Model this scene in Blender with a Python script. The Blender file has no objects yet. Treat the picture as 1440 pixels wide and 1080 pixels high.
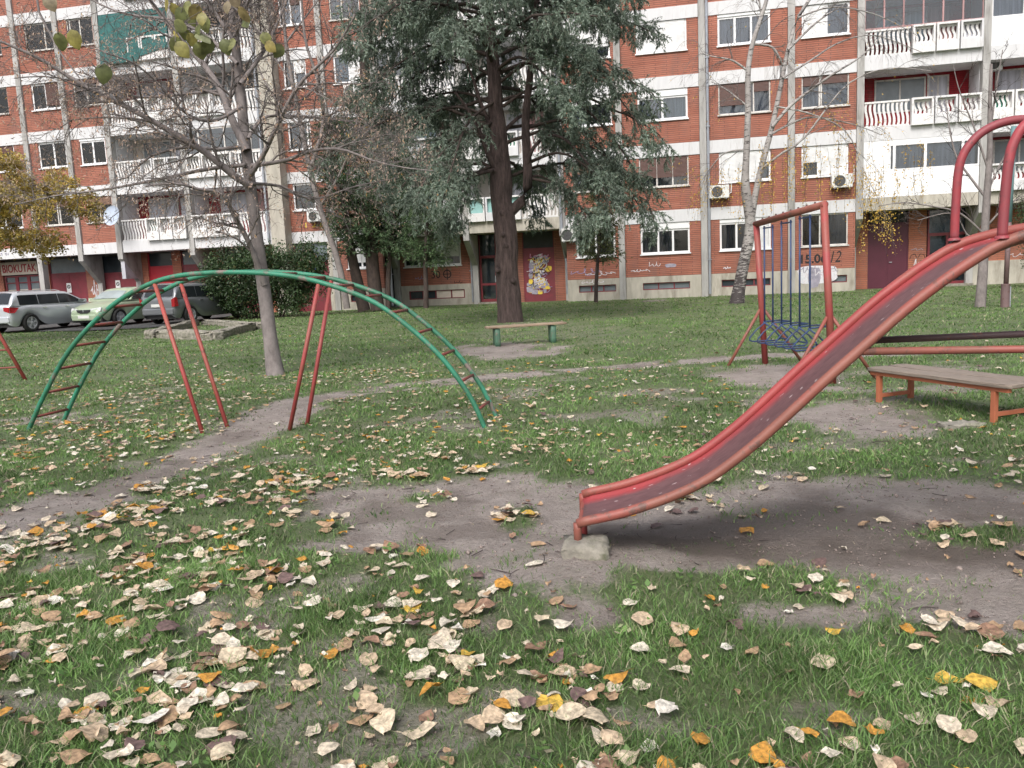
import bpy, math, random
import numpy as np
from mathutils import Matrix, Vector
rng=np.random.default_rng(7); random.seed(7)
sc=bpy.context.scene; COL=sc.collection
PI=math.pi
# ------------------------------------------------------------ camera model
FPX=1165.; TH=math.radians(7.8); RHO=math.radians(2.66); EYE=1.45
cF=np.array([0,math.cos(TH),-math.sin(TH)]); cU0=np.array([0,math.sin(TH),math.cos(TH)]); cR0=np.array([1.,0,0])
cR=cR0*math.cos(RHO)-cU0*math.sin(RHO); cU=cU0*math.cos(RHO)+cR0*math.sin(RHO); cC=np.array([0,0,EYE])
def ray(px,py): return cF+cR*(px-720)/FPX-cU*(py-540)/FPX
def gnd(px,py,z=0.):
    d=ray(px,py); return cC+d*((z-EYE)/d[2])
def at(px,py,Y):
    d=ray(px,py); return cC+d*(Y/d[1])
def onplane(px,py,P,n):
    d=ray(px,py); return cC+d*(((P-cC)@n)/(d@n))
# ------------------------------------------------------------ objects
WM={}
def tag(o,label=None,cat=None,group=None,kind=None):
    if label:o['label']=label
    if cat:o['category']=cat
    if group:o['group']=group
    if kind:o['kind']=kind
    return o
def thing(name,label,cat,loc=(0,0,0),rz=0.,group=None):
    o=bpy.data.objects.new(name,None); COL.objects.link(o); o.empty_display_size=.2
    o.location=loc; o.rotation_euler=(0,0,rz)
    WM[o]=Matrix.Translation(Vector(loc))@Matrix.Rotation(rz,4,'Z')
    return tag(o,label,cat,group)
class MB:
    def __init__(s): s.v=[]; s.f=[]; s.m=[]; s.n=0; s.cur=0
    def add(s,vs,fs):
        b=s.n; vs=[tuple(map(float,v)) for v in vs]; s.v+=vs; s.n+=len(vs)
        s.f+=[tuple(b+i for i in f) for f in fs]; s.m+=[s.cur]*len(fs); return s
    def box(s,x0,x1,y0,y1,z0,z1):
        return s.add([(x0,y0,z0),(x1,y0,z0),(x1,y1,z0),(x0,y1,z0),(x0,y0,z1),(x1,y0,z1),(x1,y1,z1),(x0,y1,z1)],
          [(0,3,2,1),(4,5,6,7),(0,1,5,4),(1,2,6,5),(2,3,7,6),(3,0,4,7)])
    def beam(s,a,b,w,h,up=(0,0,1)):
        a=np.array(a,float);b=np.array(b,float);d=b-a;d/=np.linalg.norm(d);u=np.array(up,float)
        r=np.cross(d,u);r/=np.linalg.norm(r);u=np.cross(r,d)
        vs=[p+r*i*w/2+u*j*h/2 for p in(a,b) for i,j in((-1,-1),(1,-1),(1,1),(-1,1))]
        return s.add(vs,[(0,1,2,3),(7,6,5,4),(0,4,5,1),(1,5,6,2),(2,6,7,3),(3,7,4,0)])
    def tube(s,path,r,n=8,cap=True):
        P=[np.array(p,float) for p in path]; k=len(P)
        R=list(r) if hasattr(r,'__len__') else [r]*k
        T=[]
        for i in range(k):
            t=P[min(i+1,k-1)]-P[max(i-1,0)]; l=np.linalg.norm(t); T.append(t/l if l>1e-9 else np.array([0,0,1.]))
        a=np.array([0,0,1.]) if abs(T[0][2])<.9 else np.array([1.,0,0])
        N=np.cross(T[0],a); N/=np.linalg.norm(N); vs=[];fs=[]
        for i in range(k):
            N=N-T[i]*(N@T[i]); N/=max(np.linalg.norm(N),1e-9); B=np.cross(T[i],N)
            for j in range(n):
                q=2*PI*j/n; vs.append(P[i]+(N*math.cos(q)+B*math.sin(q))*R[i])
        for i in range(k-1):
            for j in range(n):
                j2=(j+1)%n; fs.append((i*n+j,i*n+j2,(i+1)*n+j2,(i+1)*n+j))
        if cap and n>2: fs.append(tuple(range(n))[::-1]); fs.append(tuple((k-1)*n+j for j in range(n)))
        return s.add(vs,fs)
    def lathe(s,c,axis,prof,n=20):
        # prof: (dist along axis, radius)
        c=np.array(c,float);ax=np.array(axis,float);ax/=np.linalg.norm(ax)
        a=np.array([0,0,1.]) if abs(ax[2])<.9 else np.array([1.,0,0]);N=np.cross(ax,a);N/=np.linalg.norm(N);B=np.cross(ax,N)
        vs=[c+ax*h+(N*math.cos(2*PI*j/n)+B*math.sin(2*PI*j/n))*r for h,r in prof for j in range(n)];fs=[]
        for i in range(len(prof)-1):
            for j in range(n): fs.append((i*n+j,i*n+(j+1)%n,(i+1)*n+(j+1)%n,(i+1)*n+j))
        return s.add(vs,fs)
    def prism(s,poly,d):
        k=len(poly);d=np.array(d,float);vs=[np.array(p,float) for p in poly];vs=vs+[p+d for p in vs]
        return s.add(vs,[tuple(range(k))[::-1],tuple(range(k,2*k))]+[(i,(i+1)%k,k+(i+1)%k,k+i) for i in range(k)])
    def build(s,name,mat,parent=None,world=False,smooth=False,bevel=0.):
        me=bpy.data.meshes.new(name)
        vs=s.v
        if world and parent is not None:
            I=WM[parent].inverted(); vs=[tuple(I@Vector(v)) for v in vs]
        me.from_pydata(vs,[],s.f)
        mats=mat if isinstance(mat,(list,tuple)) else [mat]
        for m in mats: me.materials.append(M[m] if isinstance(m,str) else m)
        if len(mats)>1: me.polygons.foreach_set('material_index',s.m)
        if smooth: me.polygons.foreach_set('use_smooth',[True]*len(me.polygons))
        me.update()
        o=bpy.data.objects.new(name,me); COL.objects.link(o)
        if parent is not None: o.parent=parent; WM[o]=WM[parent]
        else: WM[o]=Matrix.Identity(4)
        if bevel: 
            b=o.modifiers.new('bevel','BEVEL'); b.width=bevel; b.segments=2; b.limit_method='ANGLE'
        return o
def npmesh(name,V,F,mat,parent=None,smooth=False,attr=None,uv=None):
    """V (n,3), F list of arrays (k,3)/(k,4)"""
    me=bpy.data.meshes.new(name); V=np.asarray(V,np.float32)
    if parent is not None:
        I=np.array(WM[parent].inverted()); V=(V@I[:3,:3].T+I[:3,3]).astype(np.float32)
    me.vertices.add(len(V)); me.vertices.foreach_set('co',V.ravel())
    tot=np.concatenate([np.full(len(f),f.shape[1],np.int32) for f in F]); li=np.concatenate([f.ravel() for f in F]).astype(np.int32)
    me.loops.add(len(li)); me.loops.foreach_set('vertex_index',li)
    me.polygons.add(len(tot)); st=np.concatenate([[0],np.cumsum(tot)[:-1]]).astype(np.int32); me.polygons.foreach_set('loop_start',st)
    me.update(calc_edges=True); me.validate()
    if smooth: me.polygons.foreach_set('use_smooth',np.ones(len(tot),bool))
    for m in (mat if isinstance(mat,(list,tuple)) else [mat]): me.materials.append(M[m])
    if attr:
        for k,a in attr.items():
            A=me.attributes.new(k,'FLOAT','POINT'); A.data.foreach_set('value',np.asarray(a,np.float32))
    o=bpy.data.objects.new(name,me); COL.objects.link(o)
    if parent is not None:o.parent=parent; WM[o]=WM[parent]
    else: WM[o]=Matrix.Identity(4)
    return o
# ------------------------------------------------------------ materials
M={}
class NT:
    def __init__(s,name):
        m=bpy.data.materials.new(name); m.use_nodes=True; s.m=m; s.t=m.node_tree; s.b=s.t.nodes['Principled BSDF']; M[name]=m
    def n(s,t,**k):
        x=s.t.nodes.new('ShaderNode'+t)
        for a,v in k.items(): setattr(x,a,v)
        return x
    def l(s,a,b): s.t.links.new(a,b)
    def coord(s,kind='Object'): return s.n('TexCoord').outputs[kind]
    def noise(s,vec,scale,detail=4,rough=.6,stretch=None):
        if stretch:
            mp=s.n('Mapping'); mp.inputs['Scale'].default_value=stretch; s.l(vec,mp.inputs[0]); vec=mp.outputs[0]
        x=s.n('TexNoise'); x.inputs['Scale'].default_value=scale; x.inputs['Detail'].default_value=detail; x.inputs['Roughness'].default_value=rough; s.l(vec,x.inputs['Vector']); return x.outputs['Fac']
    def ramp(s,fac,stops,interp='LINEAR'):
        r=s.n('ValToRGB'); r.color_ramp.interpolation=interp; e=r.color_ramp.elements
        while len(e)<len(stops): e.new(.5)
        for i,(p,c) in enumerate(stops): e[i].position=p; e[i].color=(c[0],c[1],c[2],1) if hasattr(c,'__len__') else (c,c,c,1)
        s.l(fac,r.inputs[0]); return r.outputs[0]
    def mix(s,f,a,b,mode='MIX'):
        x=s.n('Mix',data_type='RGBA',blend_type=mode)
        for sock,v in((x.inputs[0],f),(x.inputs[6],a),(x.inputs[7],b)):
            if isinstance(v,(int,float)): sock.default_value=v
            elif isinstance(v,(tuple,list)): sock.default_value=(*v[:3],1)
            else: s.l(v,sock)
        return x.outputs[2]
    def bump(s,h,strength=.3,dist=.01):
        b=s.n('Bump'); b.inputs['Strength'].default_value=strength; b.inputs['Distance'].default_value=dist; s.l(h,b.inputs['Height']); s.l(b.outputs[0],s.b.inputs['Normal'])
    def base(s,c):
        if isinstance(c,(tuple,list)): s.b.inputs['Base Color'].default_value=(*c[:3],1)
        else: s.l(c,s.b.inputs['Base Color'])
    def set(s,**k):
        for a,v in k.items(): s.b.inputs[a.replace('_',' ')].default_value=v
        return s
def simple(name,c,rough=.6,var=.25,scale=6,bump=.0,metal=0,dirt=None,dscale=3,stretch=None,dlo=.5,dhi=.7):
    t=NT(name); co=t.coord(); f=t.noise(co,scale,5,.6,stretch)
    a=tuple(x*(1-var) for x in c); b=tuple(min(1,x*(1+var)) for x in c)
    col=t.ramp(f,[(.3,a),(.7,b)])
    if dirt:
        g=t.noise(co,dscale,6,.7,stretch); mk=t.ramp(g,[(dlo,0),(dhi,1)]); col=t.mix(mk,col,dirt)
    t.base(col); t.set(Roughness=rough,Metallic=metal)
    if bump: t.bump(t.noise(co,scale*6,6,.7,stretch),bump,.01)
    return t
# brick in facade coordinates (x along, z up)
def brick(name,c1,c2,mortar):
    t=NT(name); co=t.coord(); sep=t.n('SeparateXYZ'); t.l(co,sep.inputs[0]); cmb=t.n('CombineXYZ')
    ad=t.n('Math',operation='ADD'); t.l(sep.outputs[0],ad.inputs[0]); t.l(sep.outputs[1],ad.inputs[1])
    t.l(ad.outputs[0],cmb.inputs[0]); t.l(sep.outputs[2],cmb.inputs[1])
    b=t.n('TexBrick'); t.l(cmb.outputs[0],b.inputs[0])
    for k,v in(('Scale',1.),('Mortar Size',.011),('Mortar Smooth',.3),('Brick Width',.9),('Row Height',.078),('Bias',0.)): b.inputs[k].default_value=v
    b.inputs['Color1'].default_value=(*c1,1); b.inputs['Color2'].default_value=(*c2,1); b.inputs['Mortar'].default_value=(*mortar,1)
    f=t.ramp(t.noise(co,.8,5,.65),[(.35,.8),(.65,1.1)])
    col=t.mix(1.,b.outputs['Color'],f,'MULTIPLY')
    st=t.ramp(t.noise(co,1.3,5,.7,(1,1,.35)),[(.50,0),(.70,.6)])
    col=t.mix(st,col,(.21,.12,.10)); 
    t.base(col); t.set(Roughness=.9)
    inv=t.n('Math',operation='SUBTRACT'); inv.inputs[0].default_value=1; t.l(b.outputs['Fac'],inv.inputs[1]); t.bump(inv.outputs[0],.8,.012)
brick('brick',(.41,.16,.108),(.35,.125,.082),(.17,.082,.066))
brick('brick_pale',(.46,.17,.10),(.38,.13,.08),(.24,.12,.09))
brick('brick_painted',(.36,.02,.03),(.30,.018,.026),(.2,.012,.018))
simple('render_white',(.63,.63,.64),.85,.10,1.5,.1,dirt=(.34,.32,.30),dscale=1.5,stretch=(2.2,1,.4),dlo=.53,dhi=.78)
simple('concrete',(.38,.37,.355),.9,.22,2.5,.3,dirt=(.17,.16,.145),dscale=2,stretch=(2,1,.35),dlo=.52,dhi=.75)
simple('concrete_pale',(.44,.41,.35),.9,.18,2.5,.3,dirt=(.24,.21,.17),dscale=1.4,stretch=(1.4,1,.4),dlo=.5,dhi=.72)
simple('concrete_old',(.27,.25,.21),.95,.4,9,.8,dirt=(.09,.10,.05),dscale=7)
simple('soffit',(.30,.29,.28),.9,.1,2)
simple('pvc',(.80,.80,.81),.35,.04,2)
simple('pvc_dull',(.62,.60,.57),.6,.15,4,dirt=(.3,.24,.2),dscale=8)
simple('baluster_white',(.72,.71,.70),.7,.15,5,dirt=(.34,.31,.28),dscale=5,dlo=.52,dhi=.72)
simple('steel_grey',(.40,.42,.45),.5,.12,4,metal=.3)
simple('zinc',(.36,.38,.42),.45,.15,3,metal=.4)
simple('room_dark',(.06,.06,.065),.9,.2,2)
simple('wall_cream',(.50,.46,.42),.9,.1,2)
simple('wall_grey_plaster',(.46,.46,.50),.9,.12,1.5,dirt=(.28,.28,.3),dscale=2)
simple('door_maroon',(.19,.028,.04),.55,.12,2,dirt=(.12,.03,.035),dscale=3)
simple('door_plum',(.085,.012,.028),.5,.12,2)
simple('door_red',(.42,.02,.035),.5,.1,2)
simple('frame_maroon',(.17,.022,.03),.5,.15,4)
simple('glazing_dark',(.035,.045,.055),.15,.3,1)
simple('glazing_grey',(.16,.19,.21),.2,.2,2)
simple('sign_cream',(.66,.58,.50),.7,.08,3)
simple('sign_red',(.38,.035,.05),.7,.1,3)
simple('sign_white',(.75,.75,.75),.6,.05,3); simple('sign_black',(.03,.03,.03),.6,.05,3); simple('sign_blue',(.03,.07,.30),.5,.05,3)
simple('paint_black',(.03,.028,.03),.9,.3,9); simple('paint_white',(.72,.72,.76),.9,.25,9,dirt=(.35,.2,.2),dscale=9)
simple('paint_yellow',(.75,.55,.08),.9,.2,9); simple('paint_violet',(.30,.26,.42),.9,.3,9); simple('paint_grey',(.32,.30,.36),.9,.25,6)
simple('paint_pink',(.62,.28,.42),.9,.3,9)
simple('teal_net',(.035,.12,.115),.9,.35,5,.4,stretch=(1,1,3)); simple('teal_sheet',(.26,.46,.44),.5,.15,2); simple('green_cloth',(.03,.22,.15),.8,.2,4)
simple('dish_grey',(.42,.48,.58),.4,.06,3); simple('ac_white',(.70,.70,.68),.45,.08,4,dirt=(.42,.38,.33),dscale=5,dlo=.55,dhi=.8)
simple('grille_dark',(.07,.07,.07),.5,.2,8)
# shutters with slats
def slats(name,c,period):
    t=NT(name); co=t.coord(); w=t.n('TexWave',wave_type='BANDS',bands_direction='Z'); w.inputs['Scale'].default_value=1/period*.314; t.l(co,w.inputs[0])
    n=t.ramp(t.noise(co,3,4,.6),[(.3,.8),(.7,1.1)])
    c2=t.ramp(w.outputs['Fac'],[(0,tuple(x*.72 for x in c)),(.35,c)]); t.base(t.mix(1.,c2,n,'MULTIPLY')); t.set(Roughness=.55); t.bump(w.outputs['Fac'],.5,.01)
slats('shutter_white',(.76,.76,.76),.05); slats('shutter_brown',(.10,.045,.035),.05); slats('shutter_tan',(.20,.11,.07),.05)
# curtain cloth, shade of the folds painted as vertical tone stripes
def curtain(name,c):
    t=NT(name); co=t.coord(); n=t.noise(co,9,1,.5,(1,1,.05)); t.base(t.ramp(n,[(.3,tuple(x*.6 for x in c)),(.7,c)])); t.set(Roughness=.9)
curtain('lace',(.62,.63,.70)); curtain('curtain_dark',(.27,.27,.29)); curtain('curtain_blue',(.50,.62,.70)); curtain('curtain_green',(.35,.55,.30)); curtain('curtain_rose',(.5,.3,.3))
t=NT('glass'); t.b.inputs['Roughness'].default_value=.03
o_=[n for n in t.t.nodes if n.type=='OUTPUT_MATERIAL'][0]; tr=t.n('BsdfTransparent'); tr.inputs[0].default_value=(.82,.86,.9,1); gl=t.n('BsdfGlossy'); gl.inputs['Roughness'].default_value=.03
fr=t.n('Fresnel'); fr.inputs[0].default_value=1.7; ms=t.n('MixShader'); t.l(fr.outputs[0],ms.inputs[0]); t.l(tr.outputs[0],ms.inputs[1]); t.l(gl.outputs[0],ms.inputs[2]); t.l(ms.outputs[0],o_.inputs[0])
# zebra curtain
t=NT('zebra_print'); w=t.n('TexWave',wave_type='BANDS'); w.inputs['Scale'].default_value=2.2; w.inputs['Distortion'].default_value=9; w.inputs['Detail'].default_value=1; t.l(t.coord(),w.inputs[0]); t.base(t.ramp(w.outputs['Fac'],[(.45,(.03,.03,.04)),(.55,(.55,.6,.68))])); t.set(Roughness=.9)
# painted pipes, chipped
def pipe(name,c,rust,lo=.56,hi=.62,sc_=9,alt=None):
    t=NT(name); co=t.coord(); col=t.ramp(t.noise(co,3,5,.6),[(.3,tuple(x*.8 for x in c)),(.7,tuple(x*1.15 for x in c))])
    if alt: col=t.mix(t.ramp(t.noise(co,2.2,6,.65),[(.48,0),(.55,1)]),col,alt)
    mk=t.ramp(t.noise(co,sc_,7,.75),[(lo,0),(hi,1)]); t.base(t.mix(mk,col,rust)); t.set(Roughness=.55); t.bump(mk,-.35,.003)
pipe('red_pipe',(.34,.060,.055),(.16,.055,.035),alt=(.30,.075,.055))
pipe('red_bright_pipe',(.32,.058,.056),(.20,.07,.05),.58,.66,alt=(.27,.07,.055))
pipe('brown_red_pipe',(.235,.085,.062),(.13,.065,.052),alt=(.26,.072,.056))
pipe('green_pipe',(.028,.15,.085),(.17,.13,.115),.53,.60,5,alt=(.03,.20,.12))
pipe('rung_pipe',(.20,.05,.04),(.13,.08,.07))
pipe('blue_pipe',(.03,.058,.15),(.06,.045,.045),.54,.60,6)
pipe('purple_pipe',(.10,.06,.065),(.18,.07,.05))
pipe('orange_steel',(.42,.135,.07),(.20,.09,.06),.6,.7)
pipe('green_post',(.07,.15,.10),(.16,.13,.10),.55,.65)
pipe('teal_pole',(.14,.24,.25),(.13,.10,.09),.62,.7)
pipe('rust_pole',(.17,.11,.11),(.12,.06,.05))
# slide bed: worn centre, red edges
t=NT('slide_bed'); co=t.coord('UV'); sp=t.n('SeparateXYZ'); t.l(co,sp.inputs[0])
obj=t.coord(); n1=t.noise(obj,3,5,.6)
mth=t.n('Math',operation='ADD'); t.l(sp.outputs[0],mth.inputs[0]); sc1=t.n('Math',operation='MULTIPLY_ADD'); t.l(n1,sc1.inputs[0]); sc1.inputs[1].default_value=.34; sc1.inputs[2].default_value=-.17; t.l(sc1.outputs[0],mth.inputs[1])
wear=t.ramp(mth.outputs[0],[(.0,.6),(.08,1),(.80,1),(.95,.0)])
wn=t.ramp(t.noise(obj,14,6,.7,(1,3,1)),[(.3,(.085,.042,.045)),(.7,(.165,.085,.088))])
col=t.mix(wear,(.30,.05,.055),wn); sp2=t.ramp(t.noise(obj,19,2,.4,(1,1.6,1)),[(.70,0),(.74,1)]); col=t.mix(sp2,col,(.42,.33,.33)); t.base(col); t.set(Roughness=.5); t.bump(t.noise(obj,30,5,.7),.3,.004)
simple('slide_under',(.22,.05,.05),.6,.3,5)
def wood(name,c,c2,st):
    t=NT(name); co=t.coord(); n=t.noise(co,8,8,.7,st); t.base(t.ramp(n,[(.3,c),(.7,c2)])); t.set(Roughness=.85); t.bump(n,.5,.006)
wood('plank_grey',(.14,.112,.09),(.28,.23,.19),(1.,12,12)); wood('plank_worn',(.20,.13,.09),(.42,.33,.24),(1.5,12,12))
# bark
def bark(name,c,c2,st,sc_=6,b=.8,d=.03):
    t=NT(name); co=t.coord(); n=t.noise(co,sc_,8,.72,st); t.base(t.ramp(n,[(.32,c),(.68,c2)])); t.set(Roughness=.95); t.bump(n,b,d)
bark('bark_cedar',(.03,.02,.02),(.165,.115,.105),(1.8,1.8,.3),7,1.,.16); bark('bark_grey',(.13,.112,.108),(.29,.255,.245),(1,1,.6),6,.5,.01); bark('bark_dark',(.03,.022,.02),(.09,.065,.055),(1,1,.4),7)
bark('twig',(.11,.096,.09),(.225,.195,.185),(1,1,1),4,.1,.005); bark('twig_dark',(.045,.036,.034),(.10,.08,.075),(1,1,1),4,.1,.005)
t=NT('bark_birch'); co=t.coord(); n=t.noise(co,5,6,.7,(1,1,3.4)); n2=t.noise(co,1.4,3,.6); 
sepz=t.n('SeparateXYZ'); t.l(co,sepz.inputs[0]); mz=t.n('MapRange'); t.l(sepz.outputs[2],mz.inputs[0]); mz.inputs[1].default_value=0; mz.inputs[2].default_value=2.6; mz.inputs[3].default_value=.17; mz.inputs[4].default_value=0.
am=t.n('Math',operation='ADD'); t.l(n,am.inputs[0]); t.l(mz.outputs[0],am.inputs[1])
t.base(t.mix(t.ramp(am.outputs[0],[(.54,0),(.6,1)]),t.ramp(n2,[(.3,(.24,.22,.21)),(.7,(.42,.395,.375))]),(.055,.045,.045))); t.set(Roughness=.8); t.bump(n,.4,.01)
# foliage: random per leaf
def foliage(name,stops,rough=.6,sss=.0,big=None,interp='LINEAR'):
    t=NT(name); g=t.n('NewGeometry'); col=t.ramp(g.outputs['Random Per Island'],stops,interp)
    if big: col=t.mix(1.,col,t.ramp(t.noise(t.coord(),big,3,.6),[(.35,.55),(.65,1.25)]),'MULTIPLY')
    t.base(col); t.set(Roughness=rough)
    if sss:
        tl=t.n('BsdfTranslucent'); t.l(col,tl.inputs[0]); ms=t.n('MixShader'); ms.inputs[0].default_value=sss; o=[n for n in t.t.nodes if n.type=='OUTPUT_MATERIAL'][0]; t.l(t.b.outputs[0],ms.inputs[1]); t.l(tl.outputs[0],ms.inputs[2]); t.l(ms.outputs[0],o.inputs[0])
foliage('needles_cedar',[(0,(.10,.145,.10)),(.5,(.19,.25,.19)),(.85,(.31,.37,.31)),(1,(.20,.21,.14))],.7,.2,.8)
foliage('needles_thuja',[(0,(.04,.08,.035)),(.6,(.08,.135,.06)),(1,(.13,.175,.085))],.7,.1,1.)
foliage('needles_young',[(0,(.04,.085,.035)),(.6,(.075,.13,.05)),(1,(.11,.16,.065))],.7,.1,1.5)
foliage('needles_olive',[(0,(.06,.085,.03)),(.6,(.10,.12,.045)),(1,(.13,.14,.06))],.7,.1,1.5)
foliage('leaves_bush',[(0,(.02,.045,.015)),(.6,(.045,.085,.03)),(.93,(.075,.12,.045)),(1,(.16,.10,.05))],.5,.15,.9)
foliage('leaves_yellow',[(0,(.40,.27,.05)),(.5,(.58,.42,.10)),(.8,(.46,.40,.12)),(1,(.62,.52,.28))],.6,.3,.7)
foliage('leaves_birch',[(0,(.52,.30,.03)),(.6,(.66,.44,.08)),(1,(.45,.34,.12))],.6,.3)
foliage('seeds_tan',[(0,(.34,.24,.19)),(.5,(.52,.40,.33)),(.9,(.44,.32,.25)),(1,(.60,.36,.12))],.8,.25)
foliage('leaves_hanging',[(0,(.14,.16,.06)),(.35,(.24,.25,.09)),(.6,(.40,.33,.08)),(.8,(.36,.27,.18)),(1,(.27,.29,.16))],.5,.35,22)
foliage('leaf_litter',[(0,(.62,.53,.41)),(.16,(.68,.61,.50)),(.30,(.55,.42,.29)),(.46,(.42,.28,.17)),(.60,(.60,.50,.36)),(.72,(.55,.27,.05)),(.80,(.30,.18,.12)),(.87,(.17,.11,.10)),(.93,(.62,.40,.07)),(.96,(.74,.69,.60))],.55,.15,60,'CONSTANT')
foliage('grass',[(0,(.09,.175,.055)),(.4,(.155,.285,.075)),(.72,(.21,.34,.105)),(.86,(.27,.34,.16)),(.94,(.38,.36,.23)),(1,(.45,.39,.28))],.6,.38,.9)
simple('asphalt',(.07,.07,.07),.9,.25,20,.4)
# ground: attributes for dirt, and for damp with painted shade under the slide
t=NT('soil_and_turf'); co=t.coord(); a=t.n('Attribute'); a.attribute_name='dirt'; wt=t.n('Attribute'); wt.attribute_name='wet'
n=t.noise(co,6,8,.7); n2=t.noise(co,38,6,.75); n3=t.noise(co,1.1,4,.6)
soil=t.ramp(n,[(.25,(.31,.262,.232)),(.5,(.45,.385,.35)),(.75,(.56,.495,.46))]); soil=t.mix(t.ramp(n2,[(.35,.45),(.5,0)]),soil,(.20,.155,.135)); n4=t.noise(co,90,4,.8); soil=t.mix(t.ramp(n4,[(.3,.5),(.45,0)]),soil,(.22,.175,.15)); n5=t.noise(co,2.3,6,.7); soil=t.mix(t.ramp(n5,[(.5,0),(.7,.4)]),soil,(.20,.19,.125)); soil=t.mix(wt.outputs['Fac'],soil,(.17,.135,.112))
turf=t.ramp(n2,[(.25,(.13,.125,.08)),(.5,(.16,.21,.085)),(.75,(.24,.24,.145))]); turf=t.mix(t.ramp(n3,[(.4,0),(.65,.5)]),turf,(.06,.13,.03))
mm=t.n('Math',operation='MULTIPLY_ADD'); t.l(n2,mm.inputs[0]); mm.inputs[1].default_value=.5; mm.inputs[2].default_value=-.25; m2=t.n('Math',operation='ADD'); t.l(mm.outputs[0],m2.inputs[0]); t.l(a.outputs['Fac'],m2.inputs[1])
t.base(t.mix(t.ramp(m2.outputs[0],[(.32,0),(.62,1)]),turf,soil)); t.set(Roughness=.62)
b0=t.n('Math',operation='ADD'); t.l(n,b0.inputs[0]); t.l(n2,b0.inputs[1]); t.bump(b0.outputs[0],1.,.06)
# ============================================================ BUILDING
UD=np.array([0.9775585,-0.21066414,0.]); NV=np.array([UD[1],-UD[0],0.]); P0=np.array([8.18476996,34.7457998,0.]); BRZ=math.atan2(UD[1],UD[0])
B=thing('apartment_building','long brick apartment block with white concrete bands and stacked balconies','building',tuple(P0),BRZ)
ZB=3.13; ST=2.67; NF=5; BH=.5; WH=1.2
def zb(k): return ZB+ST*(k-1)
def BX(name,mat,boxes,parent=B,bevel=0):
    m=MB()
    for b in boxes: m.box(*b)
    return m.build(name,mat,parent,bevel=bevel)
LY=-.6  # left wing stands forward
# bays: u0,u1,type,front y
bays=[(-45.0,-41.2,'w',LY),(-41.2,-37.8,'w',LY),(-37.8,-34.8,'w',LY),(-34.8,-31.3,'w',LY),(-31.3,-29.0,'w',LY),(-29.0,-26.85,'w',LY),(-26.85,-23.05,'b',LY),(-23.05,-18.9,'b',LY),
 (-18.5,-16.3,'w',0),(-16.3,-13.9,'w',0),(-13.9,-10.1,'b',0),(-10.1,-5.85,'b',0),(-5.85,-3.35,'w',0),(-3.35,.05,'w',0),(.05,3.48,'w',0),(3.48,6.05,'w',0),
 (6.05,10.5,'b',0),(10.5,14.9,'b',0),(14.9,17.5,'w',0),(17.5,20.9,'w',0),(20.9,24.3,'w',0)]
PW=.14
def window(u0,u1,z0,z1,y,st='pvc',split=(.5,),shut=0,box=0,shutmat='shutter_white',cur=('lace',),sub=None,sill=True,parent=B):
    fm={'pvc':'pvc','old':'pvc_dull','dark':'grille_dark','red':'frame_maroon','wood':'bark_dark'}[st]; fw=.075 if st=='pvc' else .05
    m=MB(); zt=z1-box; ya,yb=y+.05,y+.11
    m.box(u0,u1,ya,yb,z0,z0+fw); m.box(u0,u1,ya,yb,zt-fw,zt); m.box(u0,u0+fw,ya,yb,z0+fw,zt-fw); m.box(u1-fw,u1,ya,yb,z0+fw,zt-fw)
    xs=[u0+(u1-u0)*s for s in split]
    for x in xs: m.box(x-fw*.55,x+fw*.55,ya-.003,yb,z0+fw,zt-fw)
    if box: m.box(u0,u1,y+.01,y+.12,zt,z1)
    w=m.build('window',fm,parent)
    edges=[u0+fw]+[x for x in xs]+[u1-fw]
    p=MB()
    for a,b in zip(edges[:-1],edges[1:]): p.box(a+(.04 if a!=edges[0] else 0),b-(.04 if b!=edges[-1] else 0),y+.075,y+.083,z0+fw,zt-fw)
    p.build('pane','glass',w)
    for i,(a,b) in enumerate(zip(edges[:-1],edges[1:])):
        c=cur[i%len(cur)]
        if c:
            q=MB(); n=14; vs=[];fs=[]
            for k in range(n+1):
                x=a+(b-a)*k/n; yy=y+.19+.025*math.sin(k*2.1+i)
                vs+=[(x,yy,z0+.06),(x,yy,zt-.05)]
            for k in range(n): fs.append((2*k,2*k+2,2*k+3,2*k+1))
            q.add(vs,fs); q.build('curtain',c,w)
    if shut:
        fr_=shut if isinstance(shut,(list,tuple)) else [shut]*(len(edges)-1)
        for i,(a,b) in enumerate(zip(edges[:-1],edges[1:])):
            if fr_[i]>0:
                s=MB(); s.box(a+.012,b-.012,y+.022,y+.046,zt-(zt-z0-.05)*fr_[i],zt-.002); s.build('roller_shutter',shutmat,w)
    if sill:
        s=MB(); s.box(u0-.04,u1+.04,y-.07,y+.10,z0-.05,z0-.002); s.build('sill',fm if st!='dark' else 'concrete',w)
    return w
# solid core behind the rooms, coloured dark to stand for their unlit depth
core=MB()
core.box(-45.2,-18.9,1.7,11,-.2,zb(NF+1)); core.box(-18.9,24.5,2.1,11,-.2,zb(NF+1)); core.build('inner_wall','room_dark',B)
BX('roof','concrete',[(-45.4,-18.7,LY-.15,11.2,zb(NF+1)+BH,zb(NF+1)+BH+.25),(-18.69,24.7,-.15,11.2,zb(NF+1)+BH,zb(NF+1)+BH+.25)])
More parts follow.
